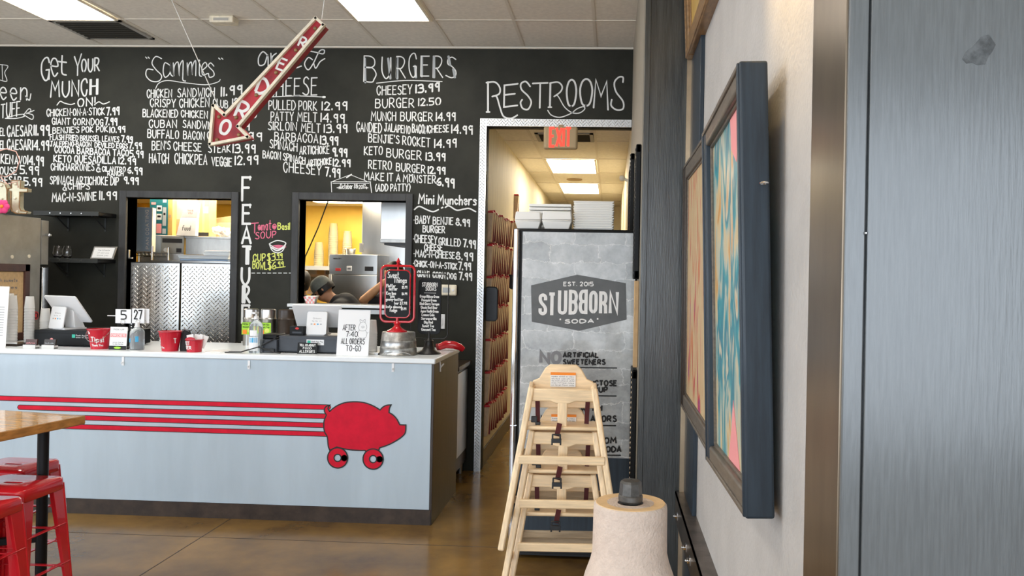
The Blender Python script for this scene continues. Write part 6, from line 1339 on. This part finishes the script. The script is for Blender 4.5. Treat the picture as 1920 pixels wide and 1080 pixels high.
# 2: cook with a raised bent arm behind the red sign
t = thing('person', 'person in a black shirt with one bare bent forearm, mostly behind the red chalk sign', 'person', (0, 0, 0))
E0 = onY(682, 563, 8.02); W0 = onY(722, 528, 7.92); cx_ = onY(741, 520, 8.1).x
hc_ = Vector((cx_, 8.05, 1.70)); up_ = Vector((cx_+.02, 8.12, 1.43)); hip = Vector((cx_+.06, 8.16, .96))
bd = MB(); s_, f_, u_, Mx = head(bd, hc_, (-.55, -.6, -.35), (0, 0, 1)); limb(bd, [hc_+Vector((.01, .02, -.06)), up_+Vector((0, 0, .07))], [.056, .060]); limb(bd, [up_, up_.lerp(hip, .5), hip], [.125, .125, .13], 16)
shl = up_+Vector((-.17, -.02, .02)); E0 = Vector(E0); W0 = Vector(W0)
limb(bd, [up_, shl, E0], [.085, .060, .047]); limb(bd, [E0, E0.lerp(W0, .35), W0], [.045, .044, .031]); hand(bd, W0, W0-E0, (0, -1, 0))
shr = up_+Vector((.18, 0, .0)); elr = shr+Vector((.06, -.10, -.26)); limb(bd, [up_, shr, elr, elr+Vector((-.10, -.2, .02))], [.085, .060, .045, .032]); hand(bd, elr+Vector((-.10, -.2, .02)), (-.5, -.8, 0), (1, 0, 0))
for k in (-1, 1): limb(bd, [hip+Vector((k*.09, 0, -.02)), (hip.x+k*.11, hip.y-.01, .52), (hip.x+k*.11, hip.y+.02, .08), (hip.x+k*.11, hip.y-.12, .05)], [.10, .066, .042, .036])
fuse(bd.build('body', 'skin_light', t)); eyes(t, hc_, s_, f_, u_)
shirt = MB(); limb(shirt, [up_+Vector((0, 0, .03)), up_.lerp(hip, .5), hip], [.138, .142, .145], 16); limb(shirt, [up_, shl, shl.lerp(E0, .55)], [.10, .078, .068]); limb(shirt, [up_, shr, shr.lerp(elr, .55)], [.10, .078, .068]); fuse(shirt.build('shirt', 'shirt_black', t))
pn = MB()
for k in (-1, 1): limb(pn, [hip+Vector((k*.08, 0, -.02)), (hip.x+k*.11, hip.y-.01, .52), (hip.x+k*.11, hip.y+.02, .10)], [.122, .082, .062])
fuse(pn.build('trousers', 'shirt_black', t), .016)
for k in (-1, 1): MB().ell((hip.x+k*.11, hip.y-.06, .045), (.048, .13, .045), 14, 8).build('shoe', 'black_satin', t)
MB().lathe([(.085, -.03), (.096, .01), (.093, .05), (.07, .09), (.03, .108), (.001, .111)], 20, hc_-f_*.012+u_*.012, Mx, cap=False).build('hair', 'hair_dark', t)
# 3: dark-haired cook at the left jamb
t = thing('person', 'dark-haired person in black at the left jamb of the pass-through', 'person', (0, 0, 0))
hv = onY(572, 524, 8.25); hc_ = Vector((hv.x-.05, 8.25, hv.z-.03)); up_ = hc_+Vector((.0, .04, -.27)); hip = up_+Vector((0, .03, -.50))
bd = MB(); s_, f_, u_, Mx = head(bd, hc_, (.35, -.85, -.30), (0, 0, 1)); limb(bd, [hc_+Vector((0, .02, -.06)), up_+Vector((0, 0, .07))], [.052, .058]); limb(bd, [up_, up_.lerp(hip, .5), hip], [.115, .115, .125], 16)
for k in (-1, 1):
    sh_ = up_+Vector((k*.165, 0, 0)); el = sh_+Vector((k*.03, -.04, -.28)); wr_ = el+Vector((-k*.06, -.24, .02)); limb(bd, [up_, sh_, el, wr_], [.08, .056, .042, .030]); hand(bd, wr_, (0, -1, 0), (k, 0, 0))
    limb(bd, [hip+Vector((k*.09, 0, -.02)), (hip.x+k*.10, hip.y-.01, .48), (hip.x+k*.10, hip.y+.02, .08), (hip.x+k*.10, hip.y-.12, .05)], [.10, .064, .042, .036])
fuse(bd.build('body', 'skin', t)); eyes(t, hc_, s_, f_, u_)
shirt = MB(); limb(shirt, [up_+Vector((0, 0, .03)), up_.lerp(hip, .5), hip], [.130, .132, .140], 16)
for k in (-1, 1): sh_ = up_+Vector((k*.165, 0, 0)); el = sh_+Vector((k*.03, -.04, -.28)); limb(shirt, [up_, sh_, sh_.lerp(el, .6)], [.095, .072, .060])
fuse(shirt.build('shirt', 'shirt_black', t))
pn = MB()
for k in (-1, 1): limb(pn, [hip+Vector((k*.08, 0, -.02)), (hip.x+k*.10, hip.y-.01, .48), (hip.x+k*.10, hip.y+.02, .10)], [.118, .080, .060])
fuse(pn.build('trousers', 'shirt_black', t), .016)
for k in (-1, 1): MB().ell((hip.x+k*.10, hip.y-.06, .045), (.048, .13, .045), 14, 8).build('shoe', 'black_satin', t)
MB().lathe([(.084, -.085), (.100, -.03), (.102, .02), (.096, .06), (.072, .095), (.03, .113), (.001, .116)], 20, hc_-f_*.014+u_*.012, Mx, cap=False).build('hair', 'hair_dark', t)
